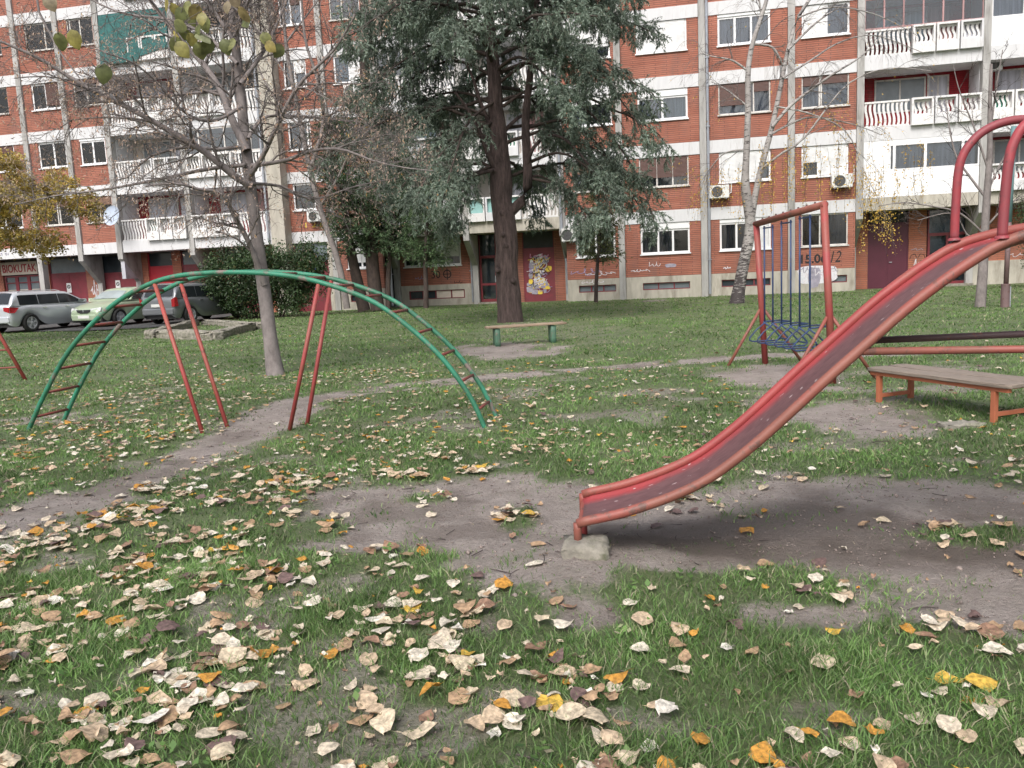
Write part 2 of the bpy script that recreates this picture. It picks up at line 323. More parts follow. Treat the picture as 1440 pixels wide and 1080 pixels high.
# window programme for named bays: floor -> options
PR={
 (-3.35,0):dict(split=(.36,.66),box=.26,cur=('curtain_dark','curtain_dark',None)),
 (-3.35,1):dict(st='old',split=(.36,.68),shut=(.72,.72,.72),shutmat='shutter_brown',cur=('curtain_dark',)),
 (-3.35,2):dict(box=.26,split=(.5,),cur=('zebra_print','curtain_blue')),
 (-3.35,3):dict(box=.0,split=(.5,),shut=1.,cur=('lace',)),
 (-3.35,4):dict(st='old',split=(.33,.66),cur=('lace',)),
 (.05,0):dict(split=(.33,.63),box=.14,shut=(0,0,1.),cur=('curtain_dark','curtain_dark',None)),
 (.05,1):dict(split=(.5,.76),shut=(1.,1.,.42),cur=(None,None,'lace')),
 (.05,2):dict(st='old',split=(.62,.68),shut=(.74,0,.34),shutmat='shutter_brown',cur=('lace','lace','lace')),
 (.05,3):dict(split=(.33,.64),box=.1,cur=('lace',)),
 (.05,4):dict(st='old',split=(.5,),shut=(.5,.2),shutmat='shutter_brown'),
 (3.48,0):dict(st='old',split=(.40,),cur=(None,'curtain_dark')),
 (3.48,1):dict(split=(.36,),shut=(.55,1.),cur=('curtain_dark',None)),
 (3.48,2):dict(st='old',split=(.38,.42,),shut=(.32,0,.28),shutmat='shutter_brown',cur=('lace','lace','lace')),
 (3.48,3):dict(split=(.52,),shut=(1.,0),cur=(None,'lace')),
 (3.48,4):dict(split=(.52,),shut=(.0,.5),cur=('lace','lace')),
 (-5.85,0):dict(split=(.5,),box=.12,cur=('curtain_dark','curtain_dark')),
 (-5.85,1):dict(st='old',split=(.5,),shut=(.4,.4),shutmat='shutter_tan',cur=('lace',)),
 (-5.85,2):dict(split=(.5,),shut=(.3,.3),cur=('lace','curtain_dark')),
 (-5.85,3):dict(split=(.5,),shut=(.65,.65),cur=('curtain_dark','curtain_dark')),
 (-16.3,0):dict(split=(.5,),shut=(.83,.83),cur=('curtain_dark',)),
 (-16.3,1):dict(st='old',split=(.5,),cur=('curtain_dark','lace')),
 (-16.3,2):dict(st='old',split=(.5,),cur=('lace','curtain_dark'),shut=(.2,.4),shutmat='shutter_brown'),
 (-16.3,3):dict(split=(.52,),shut=(0,1.),cur=('curtain_blue',None)),
 (-18.5,1):dict(split=(.96,),cur=('curtain_dark',)),
 (-18.5,2):dict(split=(.85,),cur=('curtain_dark','lace')),
 (-29.0,1):dict(st='old',split=(.5,),shut=(.34,.34),shutmat='shutter_tan',cur=('curtain_green','lace')),
 (-29.0,2):dict(split=(.5,),cur=('curtain_blue','curtain_blue'),box=.1),
 (-29.0,3):dict(st='old',split=(.5,),cur=('lace','lace'),shut=(.2,.2),shutmat='shutter_brown'),
 (-29.0,4):dict(st='old',split=(.12,.5),cur=('curtain_dark','lace','curtain_dark')),
 (-31.3,1):dict(st='old',split=(.42,.5),shut=(.3,0,.3),shutmat='shutter_brown',cur=('lace',)),
 (-31.3,2):dict(split=(.55,),cur=('curtain_blue',None)),
 (-31.3,3):dict(split=(.5,),cur=('curtain_blue','curtain_blue'),shut=(0,.9),shutmat='shutter_brown'),
 (-31.3,4):dict(st='old',split=(.7,),cur=('curtain_dark','curtain_dark')),
 (-34.8,1):dict(split=(.5,),cur=('lace','curtain_dark')),
 (-34.8,3):dict(st='old',split=(.5,),cur=('curtain_rose','lace')),
}
curs=['lace','lace','curtain_blue','curtain_dark',None]
def wspan(u0,u1):
    w=u1-u0
    if abs(u0+3.35)<.01: return -2.56,-.54
    if abs(u0-.05)<.01: return .67,2.69
    if abs(u0-3.48)<.01: return 3.87,5.64
    if abs(u0+5.85)<.01: return -5.28,-3.62
    if abs(u0+18.5)<.01: return -18.15,-17.05
    if abs(u0+16.3)<.01: return -15.75,-14.35
    if abs(u0+29)<.01: return -28.45,-27.08
    if abs(u0+31.3)<.01: return -30.72,-29.2
    c=(u0+u1)/2; h=min(1.0,w*.32); return c-h,c+h
for (u0,u1,ty,y) in bays:
    a,b=u0+PW,u1-PW
    left=y<0
    for k in range(0,NF+1):
        zt=zb(k+1)          # underside of the band above this storey
        zlo=zb(k)+BH if k else 0
        if ty=='w':
            if k==0 and (left or abs(u0+18.5)<.01):
                BX('storey_band','render_white',[(a,b,y-.03,y+.25,zt,zt+BH)]); continue
            w0,w1=wspan(u0,u1); z1=zt-.01; z0=zt-WH if k else 1.86
            pl=.92 if k==0 else zlo
            m=MB(); m.box(a,b,y,y+.25,pl,z0-.05) ; m.box(a,w0,y,y+.25,z0-.05,zt); m.box(w1,b,y,y+.25,z0-.05,zt)
            m.build('wall','brick',B)
            rs=random.Random(int(u0*10)+k*77)
            o=PR.get((u0,k)) or dict(st=rs.choice(['pvc','old']),split=(rs.choice([.4,.5]),),shut=(rs.choice([0,.3,1.,0]),rs.choice([0,.3,.5])),shutmat=rs.choice(['shutter_white','shutter_brown']),cur=(rs.choice(curs),rs.choice(curs)))
            window(w0,w1,z0,z1,y,**o)
        # white band (the fascia of the slab above)
        yb_=y+.25 if ty=='w' else y+1.9
        BX('storey_band','render_white' if ty=='w' or k else 'concrete_pale' if not left else 'render_white',[(a,b,y-.03,yb_,zt,zt+BH)])
    if ty=='w' and not left and abs(u0+18.5)>.01:
        # plinth with cellar lights
        c0,c1=wspan(u0,u1); c0+=.05; c1-=.02
        m=MB(); m.box(a,b,y-.02,y+.25,-.1,.36); m.box(a,c0,y-.02,y+.25,.36,.66); m.box(c1,b,y-.02,y+.25,.36,.66); m.box(a,b,y-.02,y+.25,.66,.92); m.build('plinth','concrete_pale',B)
        n=3; m=MB(); ww=(c1-c0)/n; m.box(c0,c1,y+.03,y+.08,.36,.40); m.box(c0,c1,y+.03,y+.08,.62,.66)
        for i in range(n+1): x=c0+i*ww; m.box(max(c0,x-.025),min(c1,x+.025),y+.028,y+.08,.40,.62)
        cw=m.build('cellar_window','frame_maroon',B); m=MB(); m.box(c0,c1,y+.09,y+.1,.36,.66); m.build('pane','glazing_grey' if int(u0)%2 else 'glazing_dark',cw)
# pilasters; where the ground floor is recessed a strut leans back to a post
def pilaster(u,y,rec=None,w=.13,full=True):
    m=MB()
    if rec is None: m.box(u-w,u+w,y-.10,y+.25,-.1,zb(NF+1)+BH)
    else:
        m.box(u-w,u+w,y-.10,y+.25,zb(1)-.02,zb(NF+1)+BH)
        yr=rec
        prof=[(y-.10,zb(1)-.021),(y-.10,zb(1)-.30),(yr-.22,1.75),(yr-.22,-.1),(yr-.005,-.1),(yr-.005,zb(1)-.021)]
        m.prism([(u-w,p[0],p[1]) for p in prof],(2*w,0,0))
    m.build('pilaster','concrete',B)
RL=.65; RR=1.45
for u,y,r in [(-45,LY,RL),(-41.2,LY,RL),(-37.8,LY,RL),(-34.8,LY,None),(-31.3,LY,None),(-29.0,LY,RL),(-26.85,LY,RL),(-23.05,LY,RL),(-16.3,0,None),(-13.9,0,RR),(-10.1,0,RR),(-5.85,0,RR),(-3.35,0,None),(.05,0,None),(3.48,0,None),(6.05,0,RR),(10.5,0,RR),(14.9,0,RR),(17.5,0,None),(20.9,0,None),(24.3,0,None)]:
    pilaster(u,y,r)
# end wall where the left wing steps forward
m=MB(); m.box(-19.04,-18.36,LY-.05,1.7,-.1,zb(NF+1)+BH); m.build('end_wall','concrete_pale',B)
# downpipes
def downpipe(u,y,z0,z1,kick=None,r=.055):
    m=MB(); P=[(u,y,z1)]
    if kick: P+=[(u,y,zb(1)+.1),(u,y-.02,zb(1)-.1),(u-.08,y+kick*.2,zb(1)-.25),(u-.04,y+kick,1.9),(u,y+kick,1.6)]
    P+=[(u,y+(kick or 0),z0)]
    m.tube(P,r,8); 
    for z in np.arange(1.5,z1,2.67):
        if not kick or z>3: m.box(u-.08,u+.08,y-.07,y+.07,z,z+.04)
    m.build('downpipe','zinc',B)
downpipe(.05+.20,-.10,.1,16.8); downpipe(-5.85-.02,-.18,.3,16.8,kick=1.2); downpipe(-13.9+.22,-.08,.1,3.1); downpipe(-19.15,LY-.12,3.2,16.8,r=.05); downpipe(-10.1-.2,1.3,.1,3.05,r=.045)
# ---------------- balconies
def balustrade(a,b,y,z0,z1,n,mat='baluster_white'):
    m=MB(); m.box(a,b,y-.04,y+.04,z0,z0+.06); m.box(a,b,y-.05,y+.05,z1-.07,z1)
    st=(b-a)/n
    for i in range(n):
        x=a+st*(i+.5); P=[]; zz=np.linspace(z0+.06,z1-.07,7)
        w_=st*.27; vs=[];fs=[]
        for j,z in enumerate(zz):
            t=j/6; off=.026*math.sin(t*2*PI)+.02*math.cos(t*PI)
            for dx,dy in((-w_,-.02),(w_,-.02),(w_,.02),(-w_,.02)): vs.append((x+off+dx,y+dy,z))
        for j in range(6):
            q=j*4
            for c in range(4): fs.append((q+c,q+(c+1)%4,q+4+(c+1)%4,q+4+c))
        m.add(vs,fs)
    return m.build('balustrade',mat,None)
def loggia(u0,u1,k,y,flip,kind,rs):
    a,b=u0+PW,u1-PW; z=zb(k)+BH; zt=zb(k+1); zr=z+1.0; L=b-a
    m=MB(); m.box(a,b,y-.02,y+1.5,z-.04,z-.005) if False else None
    # floor slab with side walls
    m=MB(); m.box(a,b,y+.0,y+1.45,z+.002,z+.03); m.box(a-PW+.001,a,y+.26,y+1.45,z+.002,zt-.002); m.box(b,b+PW-.001,y+.26,y+1.45,z+.002,zt-.002)
    bal=m.build('balcony','render_white',B)
    # back wall with door and window
    wm={'red':'brick_painted','brick':'brick','cream':'wall_cream'}[rs.choice(['red','cream','brick','red']) if u0 not in(-13.9,-10.1) else 'cream']
    m=MB(); m.box(a,b,y+1.46,y+1.66,z,zt-.002); m.build('back_wall',wm,bal)
    x0=a+L*.16; x1=a+L*.62
    def bw(p0,p1,q0,q1,cm,fm='pvc_dull'):
        m=MB(); f=.06; m.box(p0,p1,y+1.42,y+1.455,q0,q0+f); m.box(p0,p1,y+1.42,y+1.455,q1-f,q1); m.box(p0,p0+f,y+1.42,y+1.455,q0+f,q1-f); m.box(p1-f,p1,y+1.42,y+1.455,q0+f,q1-f); md=(p0+p1)/2; m.box(md-.03,md+.03,y+1.42,y+1.455,q0+f,q1-f); m.cur=1; m.box(p0+f,p1-f,y+1.445,y+1.458,q0+f,q1-f); m.build('balcony_window',[fm,cm],bal)
    cm=rs.choice(['lace','glazing_dark','curtain_blue','lace','glazing_grey'])
    bw(x0,x1,z+.75,zt-.12,cm); bw(x1+.05,x1+.85,z+.05,zt-.12,rs.choice(['lace','glazing_dark','curtain_rose']),rs.choice(['pvc_dull','frame_maroon']))
    # parapet: balusters on one side, three box planters on the other
    sp=a+L*.40 if not flip else b-L*.40
    ba,bb=(a,sp) if not flip else (sp,b); pa,pb=(sp,b) if not flip else (a,sp)
    if kind=='closed':
        m=MB(); m.box(a,b,y-.02,y+.05,z+.002,z+1.0); m.box(a,b,y-.03,y+.05,z+1.001,z+1.06); m.box(a,b,y-.02,y+.05,zt-.22,zt-.002)
        gx=[a,a+L*.27,a+L*.54,a+L*.86,b]
        for i,x in enumerate(gx): m.box(max(a,x-.05),min(b,x+.05),y-.022,y+.05,z+1.06,zt-.22)
        m.box(a+.05,a+L*.24,y-.018,y+.03,z+1.06,zt-.22) if not flip else m.box(b-L*.1,b-.05,y-.018,y+.03,z+1.06,zt-.22)
        for x in (a+L*.33,a+L*.66): m.box(x-.012,x+.012,y-.032,y-.02,z+.01,z+.99)
        m.build('glazed_front','pvc',bal)
        m=MB(); m.box(a+.05,b-.05,y+.032,y+.04,z+1.06,zt-.22); m.build('glazing','glass',bal)
        m=MB(); n=40; vs=[];fs=[]
        for q in range(n+1):
            x=a+.1+(L-.2)*q/n; vs+=[(x,y+.14+.025*math.sin(q*1.9),z+.9),(x,y+.14+.025*math.sin(q*1.9),zt-.15)]
        for q in range(n): fs.append((2*q,2*q+2,2*q+3,2*q+1))
        m.add(vs,fs); m.build('curtain','lace' if u0>0 else 'curtain_blue',bal); return
    o=balustrade(ba+.02,bb-.02,y+.04,z+.02,zr,int((bb-ba)/.155)); o.parent=bal
    n=3; w=(pb-pa)/n
    for i in range(n):
        x0_,x1_=pa+i*w+.025,pa+(i+1)*w-.025
        m=MB(); f=.07; y0_,y1_=y-.20,y+.06; zz0,zz1=z-.02,zr
        m.box(x0_,x1_,y0_,y1_,zz0,zz0+.36); m.box(x0_,x0_+f,y0_,y1_,zz0+.36,zz1-f); m.box(x1_-f,x1_,y0_,y1_,zz0+.36,zz1-f); m.box(x0_,x1_,y0_,y1_,zz1-f,zz1)
        m.build('planter_box',rs.choice(['baluster_white','baluster_white','render_white']),bal)
        if kind=='sheet': 
            m=MB(); m.box(x0_+f,x1_-f,y-.05,y-.03,zz0+.36,zz1-f); m.build('infill_sheet','teal_sheet',bal)
        else:
            oo=balustrade(x0_+f,x1_-f,y+.0,zz0+.37,zz1-f-.005,4); oo.parent=bal
            if rs.random()<.25:
                m=MB(); m.box(x0_+f+.05,x1_-f-.1,y+.06,y+.075,zz0+.3,zz1-.1); m.build('hanging_cloth',rs.choice(['green_cloth','lace','curtain_rose']),bal)
    if kind=='glazed':
        m=MB(); nn=6
        m.box(a,b,y+.0,y+.05,zr+.003,zr+.07); m.box(a,b,y+.0,y+.05,zt-.07,zt-.003)
        for i in range(nn+1):
            x=a+L*i/nn; m.box(max(a,x-.03),min(b,x+.03),y+.0,y+.05,zr+.07,zt-.07)
        m.build('glazed_front','curtain_rose' if u0>0 else 'pvc_dull',bal)
        m=MB(); m.box(a+.03,b-.03,y+.02,y+.03,zr+.07,zt-.07); m.build('glazing','glass',bal)
    if kind=='net':
        m=MB(); vs=[];fs=[];nx=24
        for q in range(nx+1):
            x=a+.02+(L-.04)*q/nx; lo=.25+.10*math.sin(q*.35) if q>nx*.55 else -.05
            vs+=[(x,y-.24,z+lo),(x,y-.13+.04*math.sin(q*.9),(z+zt)/2+.2),(x,y-.05,zt-.02)]
        for q in range(nx): fs+=[(3*q,3*q+3,3*q+4,3*q+1),(3*q+1,3*q+4,3*q+5,3*q+2)]
        m.add(vs,fs); m.build('sun_net','teal_net',bal)
KIND={(6.05,1):'closed',(6.05,3):'glazed',(10.5,1):'open',(10.5,3):'closed',(-26.85,4):'net',(-23.05,2):'glazed',(-10.1,1):'sheet',(-13.9,3):'glazed',(-23.05,5):'closed',(-26.85,5):'glazed'}
for (u0,u1,ty,y) in bays:
    if ty!='b': continue
    flip=u0 in(-23.05,-10.1,10.5)
    for k in range(1,NF+1): loggia(u0,u1,k,y,flip,KIND.get((u0,k),'open'),random.Random(int(u0*7)+k*13))
# ---------------- recessed ground floors
def door(name,u0,u1,z0,z1,y,mat,ztr=None,trmat='glazing_dark',leaves=2):
    m=MB(); m.box(u0,u1,y,y+.06,z0,(ztr or z1)-.0)
    for i in range(1,leaves): 
        x=u0+(u1-u0)*i/leaves; m.box(x-.012,x+.012,y-.012,y,z0+.03,(ztr or z1)-.03)
    m.box(u0-.05,u0,y-.02,y+.1,z0,z1); m.box(u1,u1+.05,y-.02,y+.1,z0,z1)
    if ztr: m.box(u0,u1,y-.02,y+.08,ztr,ztr+.05)
    d=m.build(name,mat,B)
    if ztr:
        q=MB(); q.box(u0,u1,y+.03,y+.05,ztr+.05,z1); q.build('transom_glazing',trmat,d)
    q=MB(); q.box(u0+(u1-u0)*.5+.05,u0+(u1-u0)*.5+.16,y-.05,y,1.05,1.08); q.build('handle','steel_grey',d)
    return d
def gwall(segs,y,z0=0,z1=None,mat='brick',name='wall'):
    m=MB()
    for a,b in segs: MB().box(a,b,y,y+.25,z0,z1 or zb(1)-.002).build(name,mat,B)
# left wing ground
yl=RL; DT=3.05
gwall([(-45,-44.4),(-41.8,-40.8),(-38.4,-37.5),(-35.3,-34.75),(-32.55,-32.0),(-29.9,-29.14),(-27.0,-26.4),(-25.05,-24.58),(-22.9,-22.3),(-20.2,-19.05)],yl,-.1,None,'brick_pale')
for a,b in((-44.4,-41.8),(-40.8,-38.4),(-37.5,-35.3)): door('garage_door',a+.05,b-.05,0,DT,yl+.08,'door_maroon',2.3)
d1=door('garage_door',-31.95,-29.95,0,DT,yl+.08,'door_maroon',2.3,'glazing_grey'); d2=door('garage_door',-29.09,-27.05,0,DT,yl+.08,'door_maroon',2.2,'glazing_dark'); d3=door('garage_door',-26.35,-25.1,0,DT,yl+.08,'door_red',2.4,'glazing_dark',1)
d4=door('garage_door',-24.53,-22.95,0,DT,yl+.08,'door_maroon',2.4,'glazing_grey',2); d5=door('garage_door',-22.25,-20.25,0,DT,yl+.08,'door_maroon',2.3)
gwall([(-45,-19.05)],yl+.25,zb(1)-.08,zb(1)-.003,'soffit','lintel')
gwall([(-26.85,-26.72)],RL-.0,0,None,'wall_grey_plaster') if False else None
for a,b in((-44.86,-41.34),(-41.06,-37.94),(-37.66,-34.94),(-34.66,-31.44),(-31.16,-29.14),(-28.86,-26.99)): BX('soffit','soffit',[(a,b,LY+.251,RL+.4,zb(1)+.004,zb(1)+.12)])
BX('soffit','soffit',[(-18.35,-16.44,.251,.4,zb(1)+.003,zb(1)+.1)])
# shop front
m=MB(); f=.07; u0,u1=-34.7,-32.6; y=yl+.08
m.box(u0,u1,y-.02,y+.05,0,.9); m.box(u0,u1,y-.02,y+.05,2.26,2.34)
for i in range(4):
    x=u0+(u1-u0)*i/3; m.box(max(u0,x-.09),min(u1,x+.09),y-.025,y+.05,.9,2.26)
m.box(u0,u1,y-.02,y+.05,1.95,2.0)
sf=m.build('shop_front','door_maroon',B); m=MB(); m.box(u0,u1,y+.02,y+.04,.9,2.26); m.build('shop_window','glazing_grey',sf)
m=MB()
for i in range(3):
    for zz in (1.25,1.6): 
        x=u0+(u1-u0)*i/3; m.box(x+.12,x+.58,y-.0,y+.018,zz,zz+.03)
m.build('window_bars','sign_cream',sf)
def text_pts(body,h,extr=.008,width=None,bold=0.):
    c=bpy.data.curves.new('lettering','FONT'); c.body=body; c.size=1; c.extrude=extr; c.offset=bold; c.align_x='CENTER'; c.align_y='CENTER'
    o=bpy.data.objects.new('tmp',c); COL.objects.link(o); bpy.context.view_layer.update(); dg=bpy.context.evaluated_depsgraph_get(); me=bpy.data.meshes.new_from_object(o.evaluated_get(dg))
    V=np.array([v.co[:] for v in me.vertices]); Fs=[tuple(p.vertices) for p in me.polygons]; bpy.data.objects.remove(o); bpy.data.curves.remove(c); bpy.data.meshes.remove(me)
    lo,hi=V.min(0),V.max(0); c0=(lo+hi)/2; V[:,:2]-=c0[:2]; s=h/(hi[1]-lo[1]); sx=s if width is None else width/(hi[0]-lo[0]); V[:,0]*=sx; V[:,1]*=s; return V,Fs
def text_on(name,body,u,z,y,h,mat,parent,width=None,bold=0.,shear=0,extr=.008,rot=0.):
    V,Fs=text_pts(body,h,extr,width,bold); cr,sr=math.cos(rot),math.sin(rot)
    X=V[:,0]+shear*V[:,1]; Z=V[:,1]
    m=MB(); m.add([(u+x*cr-zz*sr,y-dd,z+x*sr+zz*cr) for x,zz,dd in zip(X,Z,V[:,2])],Fs); return m.build(name,mat,parent)
sg=BX('shop_sign','sign_cream',[(-34.75,-32.62,yl-.06,yl+.06,2.38,3.02)]); text_on('lettering','BIOKUTAK',-33.66,2.70,yl-.065,.40,'sign_red',sg,width=1.98,bold=.012)
text_on('lettering','015  01',-33.4,zb(1)+.25,LY-.036,.12,'paint_grey',B,width=.7)
def nopark(u,z,y,parent):
    s=BX('no_parking_plate','sign_white',[(u-.13,u+.13,y-.03,y-.015,z-.24,z+.24)],parent); m=MB(); m.lathe((u,y-.031,z+.06),(0,-1,0),[(0,.095),(.004,.095),(.004,.055),(0,.055)],16); m.beam((u-.06,y-.034,z+.12),(u+.06,y-.034,z),.02,.004,(0,1,0)); m.build('lettering','sign_black',s)
nopark(-31.0,1.6,yl+.08,d1); nopark(-28.2,1.62,yl+.08,d2)
# grey plastered side walls of the struts
BX('side_wall','wall_grey_plaster',[(-26.95,-26.75,LY+.02,yl-.225,1.9,zb(1)-.003)])
# bay beside left wing: tall door + brick
gwall([(-16.47,-16.43)],.0,-.1,None,'brick'); BX('door_post','concrete_pale',[(-16.66,-16.47,-.03,.25,-.1,3.12)])
d6=door('garage_door',-18.30,-16.72,0,3.08,.10,'door_maroon',2.23,'glazing_grey')
m=MB(); m.lathe((-17.45,.095,1.87),(0,-1,0),[(0,.17),(.01,.17),(.01,0.001)],18); s6=m.build('notice_plate','sign_blue',d6); text_on('lettering','GARAZA\nSLOBODNO',-17.45,1.86,.084,.12,'sign_white',s6,width=.24)
# centre ground floor recess: window bay, entrance, graffiti door
yr=RR
m=MB(); m.box(-13.76,-10.24,yr,yr+.25,.95,1.80); m.box(-13.76,-13.55,yr,yr+.25,1.80,3.12); m.box(-10.8,-10.24,yr,yr+.25,1.80,3.12); m.build('wall','brick',B)
window(-13.55,-10.8,1.82,3.12,yr,'pvc',(.27,.5,.73),shut=(.72,.72,.72,.72),cur=('curtain_dark',))
m=MB(); m.box(-13.76,-10.24,yr-.02,yr+.25,-.1,.30); m.box(-13.76,-13.4,yr-.02,yr+.25,.30,.70); m.box(-10.7,-10.24,yr-.02,yr+.25,.30,.70); m.box(-13.76,-10.24,yr-.02,yr+.25,.70,.95); m.build('plinth','concrete_pale',B)
m=MB(); c0,c1=-13.4,-10.7; m.box(c0,c1,yr+.02,yr+.07,.30,.34); m.box(c0,c1,yr+.02,yr+.07,.66,.70)
for x in(c0+.03,c0+.68,c0+1.3,c0+2.05,c1-.03): m.box(x-.03,x+.03,yr+.018,yr+.07,.34,.66)
cw=m.build('cellar_window','frame_maroon',B); m=MB(); m.box(c0,c0+1.3,yr+.08,yr+.09,.30,.70); m.cur=1; m.box(c0+1.3,c1,yr+.05,yr+.06,.30,.70); m.build('pane',['glazing_dark','sign_cream'],cw)
gwall([(-9.12,-7.92),(-6.48,-5.99)],yr,-.1)
def entrance(u0,u1,y,zt,mid=None,side=None):
    m=MB(); f=.09
    m.box(u0,u1,y,y+.07,2.05,2.17); m.box(u0,u0+f,y,y+.07,0,2.05); m.box(u1-f,u1,y,y+.07,0,2.05); m.box(u0+f,u1-f,y,y+.07,0,.2); m.box(u0+f,u1-f,y,y+.07,.82,.92); m.box(u0,u0+.05,y,y+.07,2.17,zt); m.box(u1-.05,u1,y,y+.07,2.17,zt)
    if side: m.box(side-f/2,side+f/2,y-.002,y+.07,.2,2.05)
    d=m.build('entrance_door','frame_maroon',B); q=MB(); q.box(u0+.05,u1-.05,y+.03,y+.04,.2,zt); q.build('pane','glass',d); q=MB(); q.box(u0+.1,u1-.1,y+.3,y+.32,.2,zt); q.build('curtain','glazing_grey',d)
    q=MB(); q.box(u1-.08,u1-.05,y-.07,y-.04,.95,1.25); q.box(u1-.08,u1-.05,y-.04,y,.97,1.0); q.box(u1-.08,u1-.05,y-.04,y,1.2,1.23); q.build('handle','steel_grey',d); return d
entrance(-9.95,-9.15,yr+.03,3.1)
gd=door('graffiti_door',-7.88,-6.52,0,3.1,yr+.05,'door_maroon',2.35,'room_dark',1)
BX('recess_lining','soffit',[(-13.76,-10.24,.27,yr-.01,3.09,3.12)],B)
# right ground floor recess
gwall([(6.19,6.68),(8.25,8.93),(10.62,10.64)],yr,-.1,None,'brick_pale'); door('double_door',6.73,8.20,0,3.1,yr+.05,'door_plum',2.62,'room_dark')
entrance(8.98,10.55,yr+.03,3.1,side=9.72)
gwall([(10.64,14.76)],yr,.95,None,'brick_pale'); BX('plinth','concrete_pale',[(10.62,14.76,yr-.03,yr+.25,-.1,.95)])
BX('doorstep','concrete_old',[(8.9,10.6,yr-.45,yr-.02,-.05,.09),],B); BX('doorstep','concrete_old',[(-10.0,-9.0,yr-.4,yr-.02,-.05,.07)],B); 
# ---------------- graffiti (thin paint strokes on the wall)
def scribble(cu,cz,w,h,y,mat,parent,seed,n=26,r=.02,loops=3.):
    g=random.Random(seed); P=[]; ph=g.random()*6
    for i in range(n):
        t=i/(n-1); P.append((cu-w/2+w*t+.12*w*math.sin(t*loops*7+ph)*.6,y-.004,cz+h/2*math.sin(t*loops*PI*2+ph)*(.6+.4*math.sin(t*9+ph))))
    m=MB(); vs=[];fs=[]
    for i,p in enumerate(P):
        q=P[min(i+1,n-1)]; o_=P[max(i-1,0)]; dx,dz=q[0]-o_[0],q[2]-o_[2]; l=math.hypot(dx,dz)+1e-6; nx,nz=-dz/l*r,dx/l*r
        vs+=[(p[0]+nx,p[1],p[2]+nz),(p[0]-nx,p[1],p[2]-nz)]
    for i in range(n-1): fs.append((2*i,2*i+1,2*i+3,2*i+2))
    m.add(vs,fs); return m.build('graffiti',mat,parent)
def blob(cu,cz,w,h,y,mat,parent,seed,n=28):
    g=random.Random(seed); a=[g.uniform(.78,1.12) for _ in range(n)]; a=[(a[i-1]+a[i]+a[(i+1)%n])/3 for i in range(n)]
    m=MB(); m.add([(cu+w/2*math.copysign(abs(math.cos(2*PI*i/n))**.6,math.cos(2*PI*i/n))*a[i],y-.002,cz+h/2*math.copysign(abs(math.sin(2*PI*i/n))**.6,math.sin(2*PI*i/n))*a[i]) for i in range(n)],[tuple(range(n))[::-1]]); return m.build('graffiti',mat,parent)
text_on('graffiti','15.06',4.35,1.36,-.004,.36,'paint_black',B,width=1.0,bold=.03,extr=.001); text_on('graffiti','12',5.22,1.40,-.004,.44,'paint_black',B,width=.36,extr=.001,shear=.2)
blob(4.5,.72,1.6,.78,-.022,'paint_white',B,3); blob(4.35,.60,.5,.85,-.027,'paint_grey',B,5)
for i,(u,z,w) in enumerate(((4.1,.95,.5),(4.6,.8,.5),(5.0,.95,.5),(4.9,.6,.5))): scribble(u,z,w,.3,-.03,'paint_white' if i%2 else 'paint_grey',B,i,22,.014)
scribble(.95,1.15,.3,.12,-.001,'paint_white',B,5,12,.018); scribble(-2.6,1.2,.7,.12,-.001,'paint_white',B,6,26,.012,5); scribble(-2.0,1.42,.5,.25,-.001,'paint_white',B,7,18,.01); blob(-1.35,1.35,.5,.16,-.001,'paint_grey',B,8)
scribble(-4.9,1.25,1.3,.35,-.001,'paint_violet',B,9,40,.012,4); scribble(-4.3,1.15,1.2,.22,-.001,'paint_white',B,10,40,.012,5); scribble(-4.6,.8,1.,.2,-.022,'paint_white',B,11,30,.012,4)
text_on('graffiti','30',-12.05,1.42,yr-.003,.34,'paint_black',B,width=.42,extr=.001); m=MB(); m.lathe((-11.5,yr-.002,1.42),(0,-1,0),[(0,.2),(.002,.2),(.002,.155),(0,.155)],20); m.box(-11.52,-11.48,yr-.005,yr-.001,1.16,1.68); m.box(-11.7,-11.3,yr-.0055,yr-.002,1.40,1.44); m.build('graffiti','paint_black',B)
scribble(-12.8,1.3,.5,.2,yr-.001,'paint_violet',B,12,20,.012); scribble(-11.0,1.03,.4,.15,yr-.001,'paint_black',B,13,16,.012)
for i in range(48):
    g=random.Random(i*5+1); u=g.uniform(-7.66,-6.74); z=g.choice([g.uniform(.4,.9),g.uniform(.9,2.05)]); c=['paint_white','paint_grey','paint_white','paint_violet','paint_grey','paint_yellow'][i%6] if z>.95 else ['paint_yellow','paint_yellow','paint_grey'][i%3]
    blob(u,z,g.uniform(.12,.36),g.uniform(.1,.28),yr+.048-.0006*i,c,gd,i)
for i in range(30):
    g=random.Random(i*3+2); scribble(g.uniform(-7.5,-6.9),g.uniform(.45,2.0),g.uniform(.3,.6),g.uniform(.15,.35),yr+.018-.0006*i,['paint_violet','paint_white','paint_black','paint_yellow'][i%4],gd,i,16,.013,2)
scribble(-7.2,2.05,.9,.2,yr+.03,'paint_pink',gd,4,24,.02)
m=MB()
for s_ in(-1,1):
    m.tube([(8.6+s_*.02,yr-.01,1.2),(8.6+s_*.1,yr-.01,1.35),(8.6+s_*.24,yr-.01,1.32),(8.6+s_*.3,yr-.01,1.15)],.012,4)
m.build('graffiti','paint_black',B); scribble(8.6,.95,.25,.5,yr-.003,'paint_white',B,23,14,.012,2); scribble(8.6,1.55,.45,.12,yr-.003,'paint_grey',B,24,14,.01,2)
scribble(12.4,1.15,.9,.2,yr-.003,'paint_white',B,26,20,.01,3); scribble(-29.45,1.5,.5,.9,RL-.003,'paint_white',B,27,30,.018,4)
text_on('graffiti','1 2 6',-17.2,3.92,-.004,.22,'paint_yellow',B,width=.9,extr=.001)
